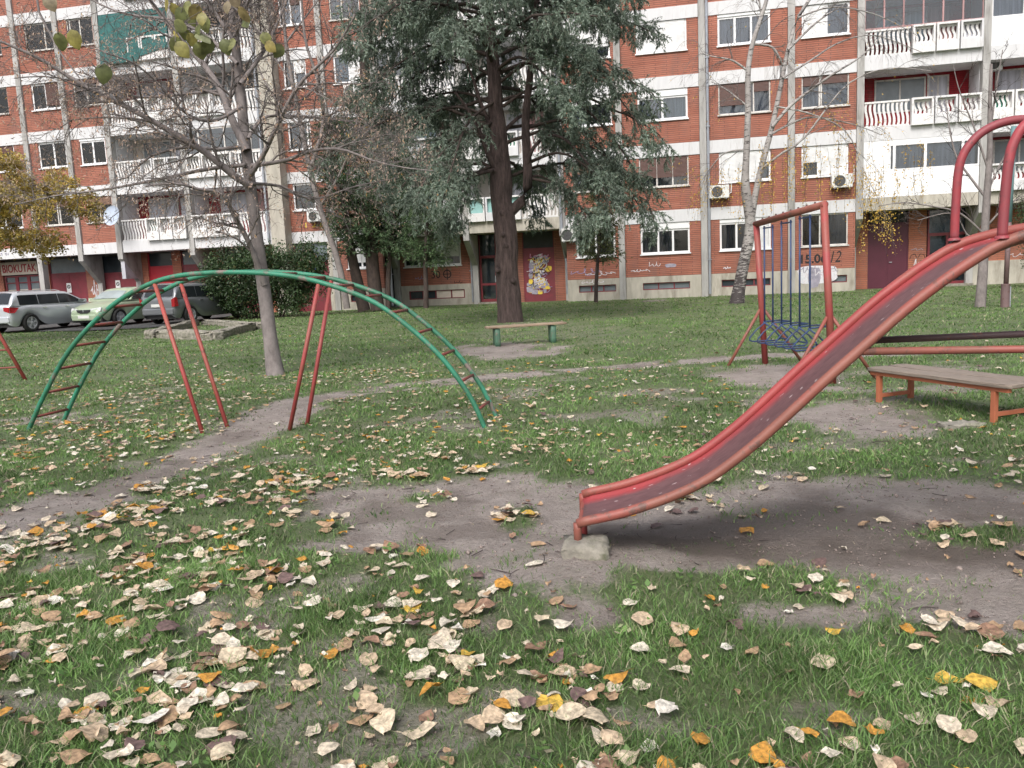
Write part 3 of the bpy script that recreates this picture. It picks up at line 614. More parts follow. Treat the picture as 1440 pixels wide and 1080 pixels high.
# ---------------- things hung on the facade
def W(u,y,z): return P0+UD*u+np.array([-NV[0],-NV[1],0])*y+np.array([0,0,z])
def ac(u,z,y,label,w=.78,h=.55):
    o=thing('air_conditioner',label,'air conditioner',tuple(W(u,y,z)),BRZ,'outdoor air conditioner units on the facade')
    m=MB(); m.box(-w/2,w/2,-.38,-.08,.04,h); m.build('casing','ac_white',o,bevel=.015)
    m=MB(); m.lathe((-w*.12,-.383,h/2+.02),(0,-1,0),[(0,h*.39),(.012,h*.39),(.016,h*.36),(.004,h*.34),(.004,.04),(.012,.03),(.012,.001)],24); m.build('fan_grille','grille_dark',o)
    m=MB()
    for s in(-1,1): MB().box(s*w*.35-.02,s*w*.35+.02,-.40,0,0,.035).box(s*w*.35-.02,s*w*.35+.02,-.035,0,.036,.3).build('wall_bracket','steel_grey',o)
    m=MB(); m.tube([(w/2,-.2,.2),(w/2+.08,-.1,.25),(w/2+.1,-.03,.5),(w/2+.1,-.02,.9)],.02,6); m.build('hose','ac_white',o)
ac(.66,3.93,0,'air conditioner left of the birch, beside the long grey downpipe'); ac(5.35,4.05,0,'white air conditioner at the window corner, right of the birch'); ac(-5.55,2.52,-.02,'air conditioner beside the painted door, behind the cedar',.6,.58); ac(-17.0,4.0,0,'air conditioner between the bare tree and the conifers, above the maroon garage door',.75,.5); ac(-14.85,9.28,0,'air conditioner high on the wall beneath a half-shuttered window',.7,.5); ac(11.0,8.15,.9,'air conditioner at the back of the second-storey balcony on the far right',.5,.5)
o=thing('satellite_dish','grey round satellite dish on the corner of the lowest left balcony','satellite dish',tuple(W(-26.55,LY-.1,4.4)),BRZ)
m=MB(); m.lathe((0,-.62,.38),(-.15,-1,.25),[(0,.02),(.01,.2),(.04,.36),(.075,.46),(.085,.47),(.06,.45),(.02,.3),(.005,.02)],28); m.build('dish','dish_grey',o,smooth=True)
m=MB(); m.tube([(0,.05,0),(0,-.3,0),(0,-.5,.3)],.025,6); m.build('mount_arm','steel_grey',o); m=MB(); m.tube([(0,-.62,0),(-.05,-1.0,.35)],.012,6); m.lathe((-.05,-1.0,.35),(0,.8,.2),[(-.05,.03),(.05,.04)],10); m.build('receiver_arm','steel_grey',o)
# ============================================================ GROUND
def hashn(ix,iy,s): 
    h=(ix.astype(np.int64)*374761393+iy.astype(np.int64)*668265263+s*982451653)&0xffffffff; h=((h^(h>>13))*1274126177)&0xffffffff; return ((h^(h>>16))&0xffffff)/0xffffff
def vnoise(x,y,s):
    ix=np.floor(x);iy=np.floor(y);fx=x-ix;fy=y-iy;fx=fx*fx*(3-2*fx);fy=fy*fy*(3-2*fy)
    a=hashn(ix,iy,s);b=hashn(ix+1,iy,s);c=hashn(ix,iy+1,s);d=hashn(ix+1,iy+1,s); return (a*(1-fx)+b*fx)*(1-fy)+(c*(1-fx)+d*fx)*fy
def fbm(x,y,s,o=4):
    r=0;a=.5;t=0
    for i in range(o): r=r+a*vnoise(x*2**i,y*2**i,s+i);t+=a;a*=.5
    return r/t
def seg_d(X,Y,pts):
    D=np.full(X.shape,1e9)
    for (x0,y0),(x1,y1) in zip(pts[:-1],pts[1:]):
        dx,dy=x1-x0,y1-y0; t=np.clip(((X-x0)*dx+(Y-y0)*dy)/(dx*dx+dy*dy),0,1); D=np.minimum(D,np.hypot(X-x0-t*dx,Y-y0-t*dy))
    return D
def poly_sd(X,Y,pts):
    ins=np.zeros(X.shape,bool); n=len(pts)
    for i in range(n):
        (x0,y0),(x1,y1)=pts[i],pts[(i+1)%n]
        c=((y0>Y)!=(y1>Y))&(X<(x1-x0)*(Y-y0)/(y1-y0+1e-12)+x0); ins^=c
    d=seg_d(X,Y,pts+[pts[0]]); return np.where(ins,-d,d)
g2=lambda L:[tuple(gnd(*p)[:2]) for p in L]
path1=g2([(-60,755),(60,718),(180,680),(280,640),(370,592),(430,562),(540,545),(660,532),(760,523),(860,516),(960,508),(1040,503),(1100,499),(1250,497)])
path2=g2([(-20,592),(100,581),(200,572),(330,560),(430,552)])
P1=g2([(450,740),(490,708),(600,692),(720,682),(800,690),(880,712),(1000,700),(1080,668),(1250,668),(1440,688),(1560,700),(1560,830),(1440,852),(1300,852),(1150,845),(1000,852),(900,866),(800,868),(700,866),(560,852),(500,800)])
P2=g2([(1110,590),(1180,570),(1240,570),(1330,598),(1400,601),(1300,614),(1160,606)])
P3=g2([(628,490),(660,484),(720,482),(800,485),(792,498),(700,505),(640,500)])
P4=g2([(985,532),(1040,512),(1120,510),(1170,525),(1205,552),(1100,548)])
P5=g2([(640,470),(690,452),(800,450),(905,462),(900,482),(780,486),(660,486)])
cars_edge=g2([(-200,472),(0,468),(120,466),(210,462),(300,450),(345,441)])
road=[(-60,cars_edge[0][1])]+cars_edge+[(-10.9,40.5),(-60,52)]
def dirtf(X,Y):
    n=(fbm(X*.9,Y*.9,11)-.5)*1.1+(fbm(X*4,Y*4,21)-.5)*1.0
    d=np.hypot(X,Y); sc_=np.clip(d/6,.6,2.2)
    f=np.zeros_like(X)
    for D,w,s in((seg_d(X,Y,path1)-.32,.2,1),(seg_d(X,Y,path2)-.12,.18,.9)):
        f=np.maximum(f,s*np.clip(.5-(D+n*.35)/(2*w),0,1))
    f=np.maximum(f,np.clip(.5-(poly_sd(X,Y,P1)-.14+n*.6)/.5,0,1))
    for P,s in((P2,1),(P3,1),(P4,1),(P5,.38)): f=np.maximum(f,s*np.clip(.5-(poly_sd(X,Y,P)+n*.5)/.7,0,1))
    # thin patches in the lawn
    q=fbm(X*1.6+5,Y*1.6,31); f=np.maximum(f,np.clip((q-.53)*5,0,.5)*np.clip((22-Y)/12,0,1))
    # grassy islands inside the worn patch
    isl=np.clip((fbm(X*1.7,Y*1.7,51)-.55)*6,0,1); f=f*(1-.72*isl)
    return f
def wetshadef(X,Y):  # damp soil, with the slide's shade painted into the same dark mask
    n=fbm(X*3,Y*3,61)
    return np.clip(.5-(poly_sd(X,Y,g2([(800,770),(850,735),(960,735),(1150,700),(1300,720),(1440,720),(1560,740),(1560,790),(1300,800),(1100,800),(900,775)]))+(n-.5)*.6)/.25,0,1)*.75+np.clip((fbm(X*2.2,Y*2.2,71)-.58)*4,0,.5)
def gheight(X,Y):
    near=np.clip(1-(Y-30)/3,0,1)
    return ((fbm(X*.7,Y*.7,81)-.5)*.05+(fbm(X*5,Y*5,91,3)-.5)*.022+(fbm(X*16,Y*16,95,2)-.5)*.010*(Y<9))*near+.115*np.exp(-((X-.32)**2+(Y-3.8)**2)/.22)
def axis(a,b,n,k): 
    t=np.linspace(0,1,n); return a+(b-a)*t
ys=np.concatenate([np.arange(-6,1.5,.5),np.arange(1.5,6,.045),np.arange(6,12,.09),np.arange(12,24,.2),np.arange(24,42,.5),np.arange(42,400,20)])
tx=np.linspace(-1,1,261)
# sheet columns spread with distance so the near ground is finely divided
X=[];Y=[]
for y in ys:
    hw=max(3.,y*1.0+1.5) if y<42 else 60+y*1.2
    X.append(tx*hw); Y.append(np.full(261,y))
X=np.array(X);Y=np.array(Y); D=dirtf(X,Y); Wt=wetshadef(X,Y); Z=gheight(X,Y)-D*.022*(Y<25)+D*(fbm(X*6,Y*6,97,3)-.5)*.028*(Y<10)
ny,nx=X.shape; idx=np.arange(ny*nx).reshape(ny,nx); F=np.stack([idx[:-1,:-1],idx[:-1,1:],idx[1:,1:],idx[1:,:-1]],-1).reshape(-1,4)
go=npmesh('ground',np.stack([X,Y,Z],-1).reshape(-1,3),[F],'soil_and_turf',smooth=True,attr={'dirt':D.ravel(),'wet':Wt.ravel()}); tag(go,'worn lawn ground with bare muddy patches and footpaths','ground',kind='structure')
m=MB(); m.add([(x,y,.03) for x,y in road],[tuple(range(len(road)))]); rd=m.build('car_park','asphalt'); tag(rd,'grey asphalt parking strip in front of the garages','asphalt',kind='structure')
def inroad(X,Y): return poly_sd(X,Y,road)<0
def facade_y(X): return 34.75-.2155*(X-8.18)
# ---- grass blades
def grass(n,y0,y1,h0,h1,w,seed,spread,tuft=1):
    r=np.random.default_rng(seed)
    y=np.sqrt(r.uniform(y0**2,y1**2,n)); x=r.uniform(-1,1,n)*(y*.74+.75)
    if tuft>1:
        x=np.repeat(x,tuft)+r.normal(0,spread,n*tuft); y=np.repeat(y,tuft)+r.normal(0,spread,n*tuft)
    d=dirtf(x,y); q=fbm(x*2.5,y*2.5,41); keep=(r.random(len(x))<np.clip(1.06-d*1.25,.01+.14*np.clip((fbm(x*5,y*5,43)-.55)*8,0,1),1)*np.clip(.35+1.5*(q-.25),.25,1))&(~inroad(x,y))&(y<facade_y(x)-.15)
    x=x[keep];y=y[keep];q=q[keep];d=d[keep];n=len(x); z=gheight(x,y)-d*.022*(y<25)-.004
    h=r.uniform(h0,h1,n)*(.6+.9*q)*(1-.5*d); a=r.uniform(0,2*PI,n); ln=r.uniform(.3,1.5,n)*h; la=r.uniform(0,2*PI,n); wv=w*r.uniform(.6,1.4,n)
    dx,dy=np.cos(a)*wv/2,np.sin(a)*wv/2; lx,ly=np.cos(la)*ln,np.sin(la)*ln
    V=np.zeros((n,5,3)); V[:,0]=np.stack([x-dx,y-dy,z],-1);V[:,1]=np.stack([x+dx,y+dy,z],-1)
    V[:,2]=np.stack([x+dx*.8+lx*.35,y+dy*.8+ly*.35,z+h*.6],-1);V[:,3]=np.stack([x-dx*.8+lx*.35,y-dy*.8+ly*.35,z+h*.6],-1);V[:,4]=np.stack([x+lx,y+ly,z+h],-1)
    b=np.arange(n)[:,None]*5; return V.reshape(-1,3),b+np.array([[0,1,2,3]]),b+np.array([[3,2,4]])
parts=[grass(42000,1.7,4.2,.015,.055,.0042,1,.024,4),grass(28000,4.2,7.5,.016,.052,.0065,2,.032,4),grass(21000,7.5,13,.018,.05,.011,3,.05,4),grass(20000,13,22,.02,.05,.02,4,.08,3),grass(17000,22,38,.02,.05,.035,5,.12,3)]
# broad-leaved weeds among the blades
r=np.random.default_rng(8); n=1500; cy=np.sqrt(r.uniform(2.,12**2,n)); cx_=r.uniform(-1,1,n)*(cy*.7+.3); kk=(fbm(cx_*1.5,cy*1.5,45)>.52)&(dirtf(cx_,cy)<.7); cx_=np.repeat(cx_[kk],9)+r.normal(0,.03,kk.sum()*9); cy=np.repeat(cy[kk],9)+r.normal(0,.03,kk.sum()*9); n=len(cx_)
aa=r.uniform(0,2*PI,n); l_=r.uniform(.015,.04,n); e_=r.uniform(.1,.8,n); dv=np.stack([np.cos(aa)*np.cos(e_),np.sin(aa)*np.cos(e_),np.sin(e_)],-1); sv=np.stack([-np.sin(aa),np.cos(aa),0*aa],-1); p_=np.stack([cx_,cy,gheight(cx_,cy)+r.uniform(.005,.03,n)],-1); w_=(l_*.34)[:,None]
Vw=np.stack([p_,p_+dv*l_[:,None]*.5+sv*w_,p_+dv*l_[:,None],p_+dv*l_[:,None]*.5-sv*w_],1).reshape(-1,3); parts.append((Vw,np.arange(n)[:,None]*4+np.array([[0,1,2,3]]),np.zeros((0,3),int)))
V=[];Q=[];T=[];o=0
for v,q,t_ in parts: V.append(v);Q.append(q+o);T.append(t_+o);o+=len(v)
gr=npmesh('lawn_grass',np.concatenate(V),[np.concatenate(Q),np.concatenate(T)],'grass'); tag(gr,'short green grass of the lawn','grass',kind='stuff')
# ---- leaf litter
def litter(n,y0,y1,s0,s1,seed,dens):
    r=np.random.default_rng(seed); y=np.sqrt(r.uniform(y0**2,y1**2,n)); x=r.uniform(-1,1,n)*(y*.74+.7)
    d=dirtf(x,y); c=fbm(x*1.1,y*1.1,101); c2=fbm(x*3.5,y*3.5,111)
    p=np.clip((c-.24)*2.6,.22,1)*np.clip((c2-.26)*3,.2,1)*np.clip(1-d*.97,.03,1)*dens(x,y)
    k=(r.random(n)<p)&(~inroad(x,y))&(y<facade_y(x)-.2); x=x[k];y=y[k];d=d[k];n=len(x)
    z=gheight(x,y)-d*.022*(y<25)+np.where(d<.5,r.uniform(.006,.032,n),r.uniform(.002,.012,n))
    L=r.uniform(s0,s1,n)*r.uniform(.7,1.15,n); Wd=L*r.uniform(.62,.92,n)
    tt=np.array([0,.12,.35,.62,.85,1.]); ww=np.array([.0,.30,.5,.44,.22,0.])
    cols=[]; 
    # template: spine pts + left/right pts
    tx_=[];ty_=[]
    for t,w_ in zip(tt,ww):
        tx_+=[t-.5,t-.5,t-.5]; ty_+=[-w_,0,w_]
    tx_=np.array(tx_);ty_=np.array(ty_)
    cu=r.uniform(-.5,.9,n)[:,None]; cl=r.uniform(-.35,.4,n)[:,None]; tw=r.normal(0,.35,n)[:,None]
    lx=L[:,None]*tx_; ly=Wd[:,None]*ty_; lz=cu*ly**2/Wd[:,None]*1.2+cl*lx**2/L[:,None]+tw*lx*ly/L[:,None]+r.normal(0,.004,(n,18))*np.where(y<9,1,0)[:,None]
    ly=ly*(1-.25*np.abs(cu)*ty_**2)
    a=r.uniform(0,2*PI,n); tp=r.normal(0,.13,n); tr=r.normal(0,.13,n)
    up=(r.random(n)<.5); sg=np.where(up,1,-1)[:,None]; lz=lz*sg
    ct,st=np.cos(tp)[:,None],np.sin(tp)[:,None]; X1=lx*ct+lz*st; Z1=-lx*st+lz*ct; cr,sr=np.cos(tr)[:,None],np.sin(tr)[:,None]; Y1=ly*cr-Z1*sr; Z2=ly*sr+Z1*cr
    ca,sa=np.cos(a)[:,None],np.sin(a)[:,None]; PX=x[:,None]+X1*ca-Y1*sa; PY=y[:,None]+X1*sa+Y1*ca; Z2=Z2-np.minimum(Z2.min(1),0)[:,None]*.75; PZ=z[:,None]+Z2
    V=np.stack([PX,PY,PZ],-1)
    # petiole: two extra points
    e=np.array([.32,.34]); px=x[:,None]+(-.5*L[:,None]*np.array([1.,1.55]))*ca*ct; py=y[:,None]+(-.5*L[:,None]*np.array([1.,1.55]))*sa*ct; pz=PZ[:,[1]]+np.array([[.003,.006]])
    S=np.stack([px,py,pz],-1); V=np.concatenate([V,S],1)
    f=[]
    for i in range(5): b=i*3; f+=[(b,b+3,b+4,b+1),(b+1,b+4,b+5,b+2)]
    f=np.array(f); base=(np.arange(n)*20)[:,None,None]; Fq=(base+f[None]).reshape(-1,4); Ft=(np.arange(n)[:,None]*20+np.array([[1,18,19]]))
    return V.reshape(-1,3),Fq,Ft
dn=lambda x,y: np.clip(1.0-.5*np.clip(x-.2,0,3)/3*(y>3.3),.3,1)*np.where((y>5.5)&(x>0),.42,1)
df=lambda x,y: np.clip(.8-(x+1)*.13,.10,1)*np.clip(1.45-y*.05,.14,1)
parts=[litter(7600,1.7,6,.05,.114,1,dn),litter(5000,1.9,7,.015,.05,4,lambda x,y:np.full(x.shape,1.)),litter(16000,6,13,.04,.085,2,df),litter(15000,13,34,.045,.08,3,df)]
V=[];Q=[];T=[];o=0
for v,q,t_ in parts: V.append(v);Q.append(q+o);T.append(t_+o);o+=len(v)
ll=npmesh('fallen_leaves',np.concatenate(V),[np.concatenate(Q),np.concatenate(T)],'leaf_litter',smooth=True); tag(ll,'dry cream, tan and orange leaves scattered over the lawn','fallen leaves',kind='stuff')
# clods and small debris on bare soil
r=np.random.default_rng(77); n=24000; y=np.sqrt(r.uniform(2.2**2,10**2,n)); x=r.uniform(-1,1,n)*(y*.7+.3); d=dirtf(x,y); k=r.random(n)<d*.9; x=x[k];y=y[k];d=d[k]; n=len(x)
s=r.uniform(.002,.009,n)*np.where(r.random(n)<.05,2.4,1); oc=np.array([(1,0,0),(-.8,.3,0),(0,1,.1),(.1,-1,0),(0,.1,.6),(0,0,-.6)]); ff=np.array([(0,2,4),(2,1,4),(1,3,4),(3,0,4),(2,0,5),(1,2,5),(3,1,5),(0,3,5)])
V=np.stack([x,y,gheight(x,y)-d*.022+.001],-1)[:,None]+oc[None]*s[:,None,None]*r.uniform(.6,1.5,(n,1,3)); Fc=((np.arange(n)*6)[:,None,None]+ff[None]).reshape(-1,3)
simple('clod',(.22,.18,.16),.95,.5,30); cl=npmesh('soil_crumbs',V.reshape(-1,3),[Fc],'clod'); tag(cl,'small crumbs of soil on the bare worn patches','soil',kind='stuff')
r=np.random.default_rng(79); n=420; y=np.sqrt(r.uniform(2.,9**2,n)); x=r.uniform(-1,1,n)*(y*.7+.3); a=r.uniform(0,2*PI,n); L=r.uniform(.03,.14,n); t_=np.linspace(-.5,.5,4); bb=r.normal(0,.12,n)
P=np.stack([x[:,None]+np.cos(a)[:,None]*L[:,None]*t_-np.sin(a)[:,None]*L[:,None]*bb[:,None]*t_**2*3,y[:,None]+np.sin(a)[:,None]*L[:,None]*t_+np.cos(a)[:,None]*L[:,None]*bb[:,None]*t_**2*3,(gheight(x,y)-dirtf(x,y)*.022+.006)[:,None]+0*t_[None]],-1)
STK=(P,np.tile(r.uniform(.0012,.0032,n)[:,None],(1,4)))
# ============================================================ SLIDE
N0=np.array([0.2826,3.85,0.]); az=math.radians(-8); SD=np.array([math.cos(az),math.sin(az),0]); TD=np.array([-SD[1],SD[0],0]); SW=.52
prof=[(0,.235),(.225,.283),(.44,.356),(.62,.441),(.81,.588),(.95,.715),(1.137,.894),(1.3,1.04),(1.49,1.213),(1.68,1.357),(1.85,1.466),(1.98,1.507),(2.15,1.538),(2.5,1.56),(2.9,1.57)]
pu=np.array([p[0] for p in prof]);pz=np.array([p[1] for p in prof]); uu=np.linspace(0,2.9,60)
def sm(u): 
    return sum(np.interp(np.clip(u+dd,0,2.9),pu,pz) for dd in(-.06,-.03,0,.03,.06))/5
zz=sm(uu); zz[0]=.23
S=thing('playground_slide','red metal slide with worn maroon bed and hooped handrails','slide',tuple(N0),az)
m=MB(); rr=.024
path=lambda off,dz=0:[(u,off,z+dz) for u,z in zip(uu,zz)]
def railpath(off): return [(uu[0],off,zz[0])]+path(off)[1:]
m.tube(railpath(0),rr,12); m.tube([(0,0,.235),(0.0,0,.205),(0,0,.10)],.02,10); m.build('side_rail','brown_red_pipe',S,smooth=True)
m=MB(); m.tube(railpath(SW),rr,12); m.tube([(0,SW,.235),(0,SW,.205),(0,SW,.0)],.02,10); m.build('side_rail','red_bright_pipe',S,smooth=True)
# bed: shallow channel with turned edges
vs=[];fs=[];cs=[(.010,-.008),(.022,-.024),(.05,-.032),(SW/2,-.036),(SW-.06,-.033),(SW-.022,-.024),(SW-.010,-.008)]
for u,z in zip(uu,zz):
    for o_,dz in cs: vs.append((u,o_,z+dz))
k=len(cs)
for i in range(len(uu)-1):
    for j in range(k-1): fs.append((i*k+j,(i+1)*k+j,(i+1)*k+j+1,i*k+j+1))
m=MB(); m.add(vs,fs); bed=m.build('slide_bed','slide_bed',S,smooth=True)
uv=bed.data.uv_layers.new(name='UVMap')
for lp in bed.data.loops:
    vi=lp.vertex_index; uv.data[lp.index].uv=(cs[vi%k][0]/SW,uu[vi//k]/3)
so=bed.modifiers.new('thick','SOLIDIFY'); so.thickness=.006; so.offset=-1
m=MB(); m.tube([(0.004,0.02,.19),(0.004,SW-.02,.19)],.012,8); m.build('end_rod','brown_red_pipe',S)
# safety hoops
def w2l(P): 
    d=np.array(P)-N0; return (d@SD,d@TD,P[2])
def hoop(pxs,off,mat):
    P=[w2l(onplane(x,y,N0+TD*off,TD)) for x,y in pxs]; uend=P[-1][0]; 
    P=P+[(2*uend-p[0],p[1],p[2]) for p in P[-2::-1]]
    P=[(p[0],off,p[2]) for p in P]; Q=[]
    for i in range(len(P)-1):
        a,b=np.array(P[i]),np.array(P[i+1]); p_,n_=np.array(P[max(i-1,0)]),np.array(P[min(i+2,len(P)-1)])
        for t in np.linspace(0,1,6)[:-1]: Q.append(.5*((2*a)+(-p_+b)*t+(2*p_-5*a+4*b-n_)*t*t+(-p_+3*a-3*b+n_)*t**3))
    Q.append(np.array(P[-1])); m=MB(); m.tube(Q,.0205,12); m.lathe((P[0][0],off,P[0][2]-.005),(0,0,1),[(0,.03),(.01,.028),(.014,.02)],12); return m.build('handrail_hoop',mat,S,smooth=True)
hoop([(1342,337),(1344,290),(1348,240),(1357,213),(1376,190),(1402,175),(1432,169)],SW,'purple_red') if False else None
pipe('hoop_red',(.33,.05,.06),(.10,.05,.05),.58,.66,alt=(.24,.05,.06))
hoop([(1342,337),(1344,290),(1348,240),(1357,213),(1376,190),(1402,175),(1434,168)],SW,'hoop_red')
hoop([(1409,334),(1413,280),(1419,225),(1426,200),(1440,177),(1464,163),(1500,156)],0,'hoop_red')
# horizontal ties running back to the ladder, platform and ladder out of frame
a1=w2l(onplane(1215,494,N0,TD)); b1=w2l(onplane(1440,491,N0,TD)); a2=w2l(onplane(1235,479,N0+TD*SW,TD)); b2=w2l(onplane(1440,470,N0+TD*SW,TD))
def ext(a,b,u): t=(u-a[0])/(b[0]-a[0]); return (u,a[1],a[2]+(b[2]-a[2])*t)
UE=3.25
u1=float(np.interp(a1[2],zz,uu)); u2=float(np.interp(a2[2],zz,uu))
m=MB(); m.tube([(u1,0,a1[2]-.0),ext(a1,b1,UE)],.0175,10); m.build('tie_bar','brown_red_pipe',S,smooth=True)
m=MB(); m.tube([(u2,SW,a2[2]),ext(a2,b2,UE)],.0175,10); m.build('tie_bar','purple_pipe',S,smooth=True)
m=MB()
for off in(0,SW): m.tube([(UE+.25,off,0),(UE,off,.9),(2.9,off,1.56)],.02,10); m.tube([(2.55,off,0),(2.55,off,1.55)],.02,10)
m.build('ladder_rail','brown_red_pipe',S,smooth=True)
m=MB()
for i in range(5): t=.2+.26*i; x=UE+.25-.25*t/.9 if t<.9 else UE-(UE-2.9)*(t-.9)/.65; m.tube([(x,0,t),(x,SW,t)],.015,8)
m.build('ladder_rung','rung_pipe',S)
# concrete footing block with moss
m=MB(); g=random.Random(2)
import bmesh
def rough_block(name,mat,x0,x1,y0,y1,z0,z1,parent,seed,amp=.012,cuts=5):
    bm=bmesh.new(); bmesh.ops.create_cube(bm,size=1); bmesh.ops.subdivide_edges(bm,edges=bm.edges[:],cuts=cuts,use_grid_fill=True); r_=random.Random(seed)
    for v in bm.verts:
        c=v.co; q=[2*abs(c.x),2*abs(c.y),2*abs(c.z)]; edge=sum(1 for t in q if t>.98)
        c.x=x0+(x1-x0)*(c.x+.5);c.y=y0+(y1-y0)*(c.y+.5);c.z=z0+(z1-z0)*(c.z+.5)
        k_=amp*(1.5 if edge>1 else .6); cx,cy,cz=(x0+x1)/2,(y0+y1)/2,(z0+z1)/2
        if edge>1: c.x+=(cx-c.x)*.05;c.y+=(cy-c.y)*.05;c.z+=(cz-c.z)*.08
        c.x+=r_.uniform(-k_,k_);c.y+=r_.uniform(-k_,k_);c.z+=r_.uniform(-k_,k_)
    me=bpy.data.meshes.new(name); bm.to_mesh(me); bm.free(); me.materials.append(M[mat]); me.polygons.foreach_set('use_smooth',[True]*len(me.polygons)); o=bpy.data.objects.new(name,me); COL.objects.link(o)
    if parent: o.parent=parent; WM[o]=WM[parent]
    return o
rough_block('footing','concrete_old',-.075,.15,-.10,.08,-.06,.155,S,3,.010)
# ============================================================ CLIMBING ARCH
A0=np.array([-5.19,8.72,0.]);A1=np.array([-.27,7.72,0.]); ad=(A1-A0)/np.linalg.norm(A1-A0); an=np.array([-ad[1],ad[0],0]); AL=float(np.linalg.norm(A1-A0))
nearpx=[(40,606),(62,556),(98,492),(150,436),(200,404),(250,388),(320,383),(390,386),(450,397),(520,422),(570,456),(620,502),(660,556),(684,601)]
pr=[]
for p in nearpx:
    Q=onplane(*p,A0,an); pr.append(((Q-A0)@ad,Q[2]))
pr=np.array(pr); pr[0]=(0,-.03); pr[-1]=(AL,-.03)
def crs(P,k=6):
    P=[np.array(p,float) for p in P]; Q=[]
    for i in range(len(P)-1):
        a,b=P[i],P[i+1]; p_,n_=P[max(i-1,0)],P[min(i+2,len(P)-1)]
        for t in np.linspace(0,1,k+1)[:-1]: Q.append(.5*((2*a)+(-p_+b)*t+(2*p_-5*a+4*b-n_)*t*t+(-p_+3*a-3*b+n_)*t**3))
    Q.append(P[-1]); return Q
ar=crs([(a,0,b) for a,b in pr]); AW=.52
AR=thing('climbing_arch','arched green climbing ladder with brown rungs on four red legs','climbing frame',tuple(A0),math.atan2(ad[1],ad[0]))
for off in(0,AW):
    m=MB(); m.tube([(p[0],off,p[2]) for p in ar],.024,12); m.build('arch_rail','green_pipe',AR,smooth=True)
al=[0]
for a,b in zip(ar[:-1],ar[1:]): al.append(al[-1]+np.linalg.norm(b-a))
def arat(s): return np.array([np.interp(s,al,[p[i] for p in ar]) for i in range(3)])
NR=20
for i in range(NR):
    s_=.2+(al[-1]-.4)*i/(NR-1); p=arat(s_); m=MB(); m.tube([(p[0],.02,p[2]),(p[0],AW-.02,p[2])],.0145,8); m.build('rung','rung_pipe',AR,smooth=True)
def leg(topx,foot,off,mat):
    Q=w=onplane(*topx,A0+an*off,an); u=(Q-A0)@ad; z=np.interp(u,[p[0] for p in ar],[p[2] for p in ar]); f=gnd(*foot); d=f-A0
    m=MB(); m.tube([(u,off,z-.02),(d@ad,d@an,-.05)],.021,10); m.build('leg',mat,AR,smooth=True)
leg((219,412),(287,611),0,'red_pipe'); leg((256,412),(321,600),AW,'red_pipe'); leg((448,398),(405,606),0,'red_bright_pipe'); leg((467,410),(430,597),AW,'red_bright_pipe')
# ---- second frame at the left edge
f=gnd(37,534); LF=thing('climbing_ladder','red leaning ladder frame with dark rungs at the left picture edge','climbing frame',(f[0],f[1],0),0)
t=at(0,471,f[1])-f; di=t/np.linalg.norm(t); top=di*1.9
m=MB(); m.tube([(0,0,-.03),tuple(top)],.03,10); m.build('leg','red_pipe',LF,smooth=True); m=MB(); m.tube([(-2.6,.3,-.03),(-2.6-top[0]*.9,.3,top[2])],.03,10); m.build('leg','red_pipe',LF,smooth=True)
for i in range(5):
    h=.22+i*.3; k=h/di[2]; p=di*k; m=MB(); m.tube([tuple(p),(-2.6-top[0]*.9*h/top[2],.3,h-.05)],.016,8); m.build('rung','rung_pipe',LF)
# ============================================================ SWINGS
L0=np.array([3.54,11.45,0.]); L1=np.array([3.70,9.45,0.]); sd=(L1-L0)/np.linalg.norm(L1-L0); SL=float(np.linalg.norm(L1-L0)); SZ=1.95
SWG=thing('swing_set','red steel swing frame with splayed struts and a brownish top beam','swing set',tuple(L0),math.atan2(sd[1],sd[0]))
LN=-.12
def bz(x): return 1.92+.10*x/SL
for x in(0,SL):
    m=MB(); m.tube([(x,0,-.05),(x,LN,bz(x)+.02)],.042,12); m.build('post','red_bright_pipe',SWG,smooth=True)
    for s_ in(1,-1):
        m=MB(); m.tube([(x,LN*.4,.80),(x,s_*.56,-.05)],.022,8); m.build('strut','brown_red_pipe',SWG,smooth=True)
m=MB(); m.tube([(-.03,LN,bz(0)),(SL+.03,LN,bz(SL))],.042,12); m.build('top_beam','brown_red_pipe',SWG,smooth=True)
for i in range(8):
    x=.22+i*(SL-.44)/7; MB().lathe((x,LN,bz(x)+.035),(0,0,1),[(0,.014),(.022,.012),(.024,.001)],8).build('bolt','purple_pipe',SWG)
def swing(x,label,mat,**k_):
    o=thing('swing',label,'swing',tuple(L0+sd*x+np.array([-sd[1],sd[0],0])*LN),math.atan2(sd[1],sd[0]),'swings hanging from the red frame')
    h=.14; zt=.61; zb_=.35; SZ=bz(x)
    for s_ in(-1,1): m=MB(); m.tube([(s_*h,0,SZ-.06),(s_*h,0,zt)],.0115,8); m.build('hanger_bar',mat,o,smooth=True)
    m=MB(); m.tube([(-h-.03,0,SZ-.09),(h+.03,0,SZ-.09)],.01,6); m.build('cross_bar',mat,o)
    # cradle: on each side a closed triangle of tube, joined by bars
    for s_ in(-1,1):
        tri=[(s_*h,-.02,zt),(s_*h,.12,zt-.11),(s_*h,.21,zb_+.05),(s_*h,.21,zb_+.02),(s_*h,.17,zb_),(s_*h,-.17,zb_),(s_*h,-.21,zb_+.02),(s_*h,-.21,zb_+.05),(s_*h,-.12,zt-.11),(s_*h,.02,zt)]
        m=MB(); m.tube(tri,.0105,8); m.build('cradle_side',mat,o,smooth=True)
    MB().tube([(-h,.21,zb_+.03),(h,.21,zb_+.03)],.0105,8).build('cradle_bar',mat,o,smooth=True)
    MB().tube([(-h,0,zt),(-h,.22,zt+.01),(h,.22,zt+.01),(h,0,zt)],.0105,8).build('arm_bar',mat,o,smooth=True); return o
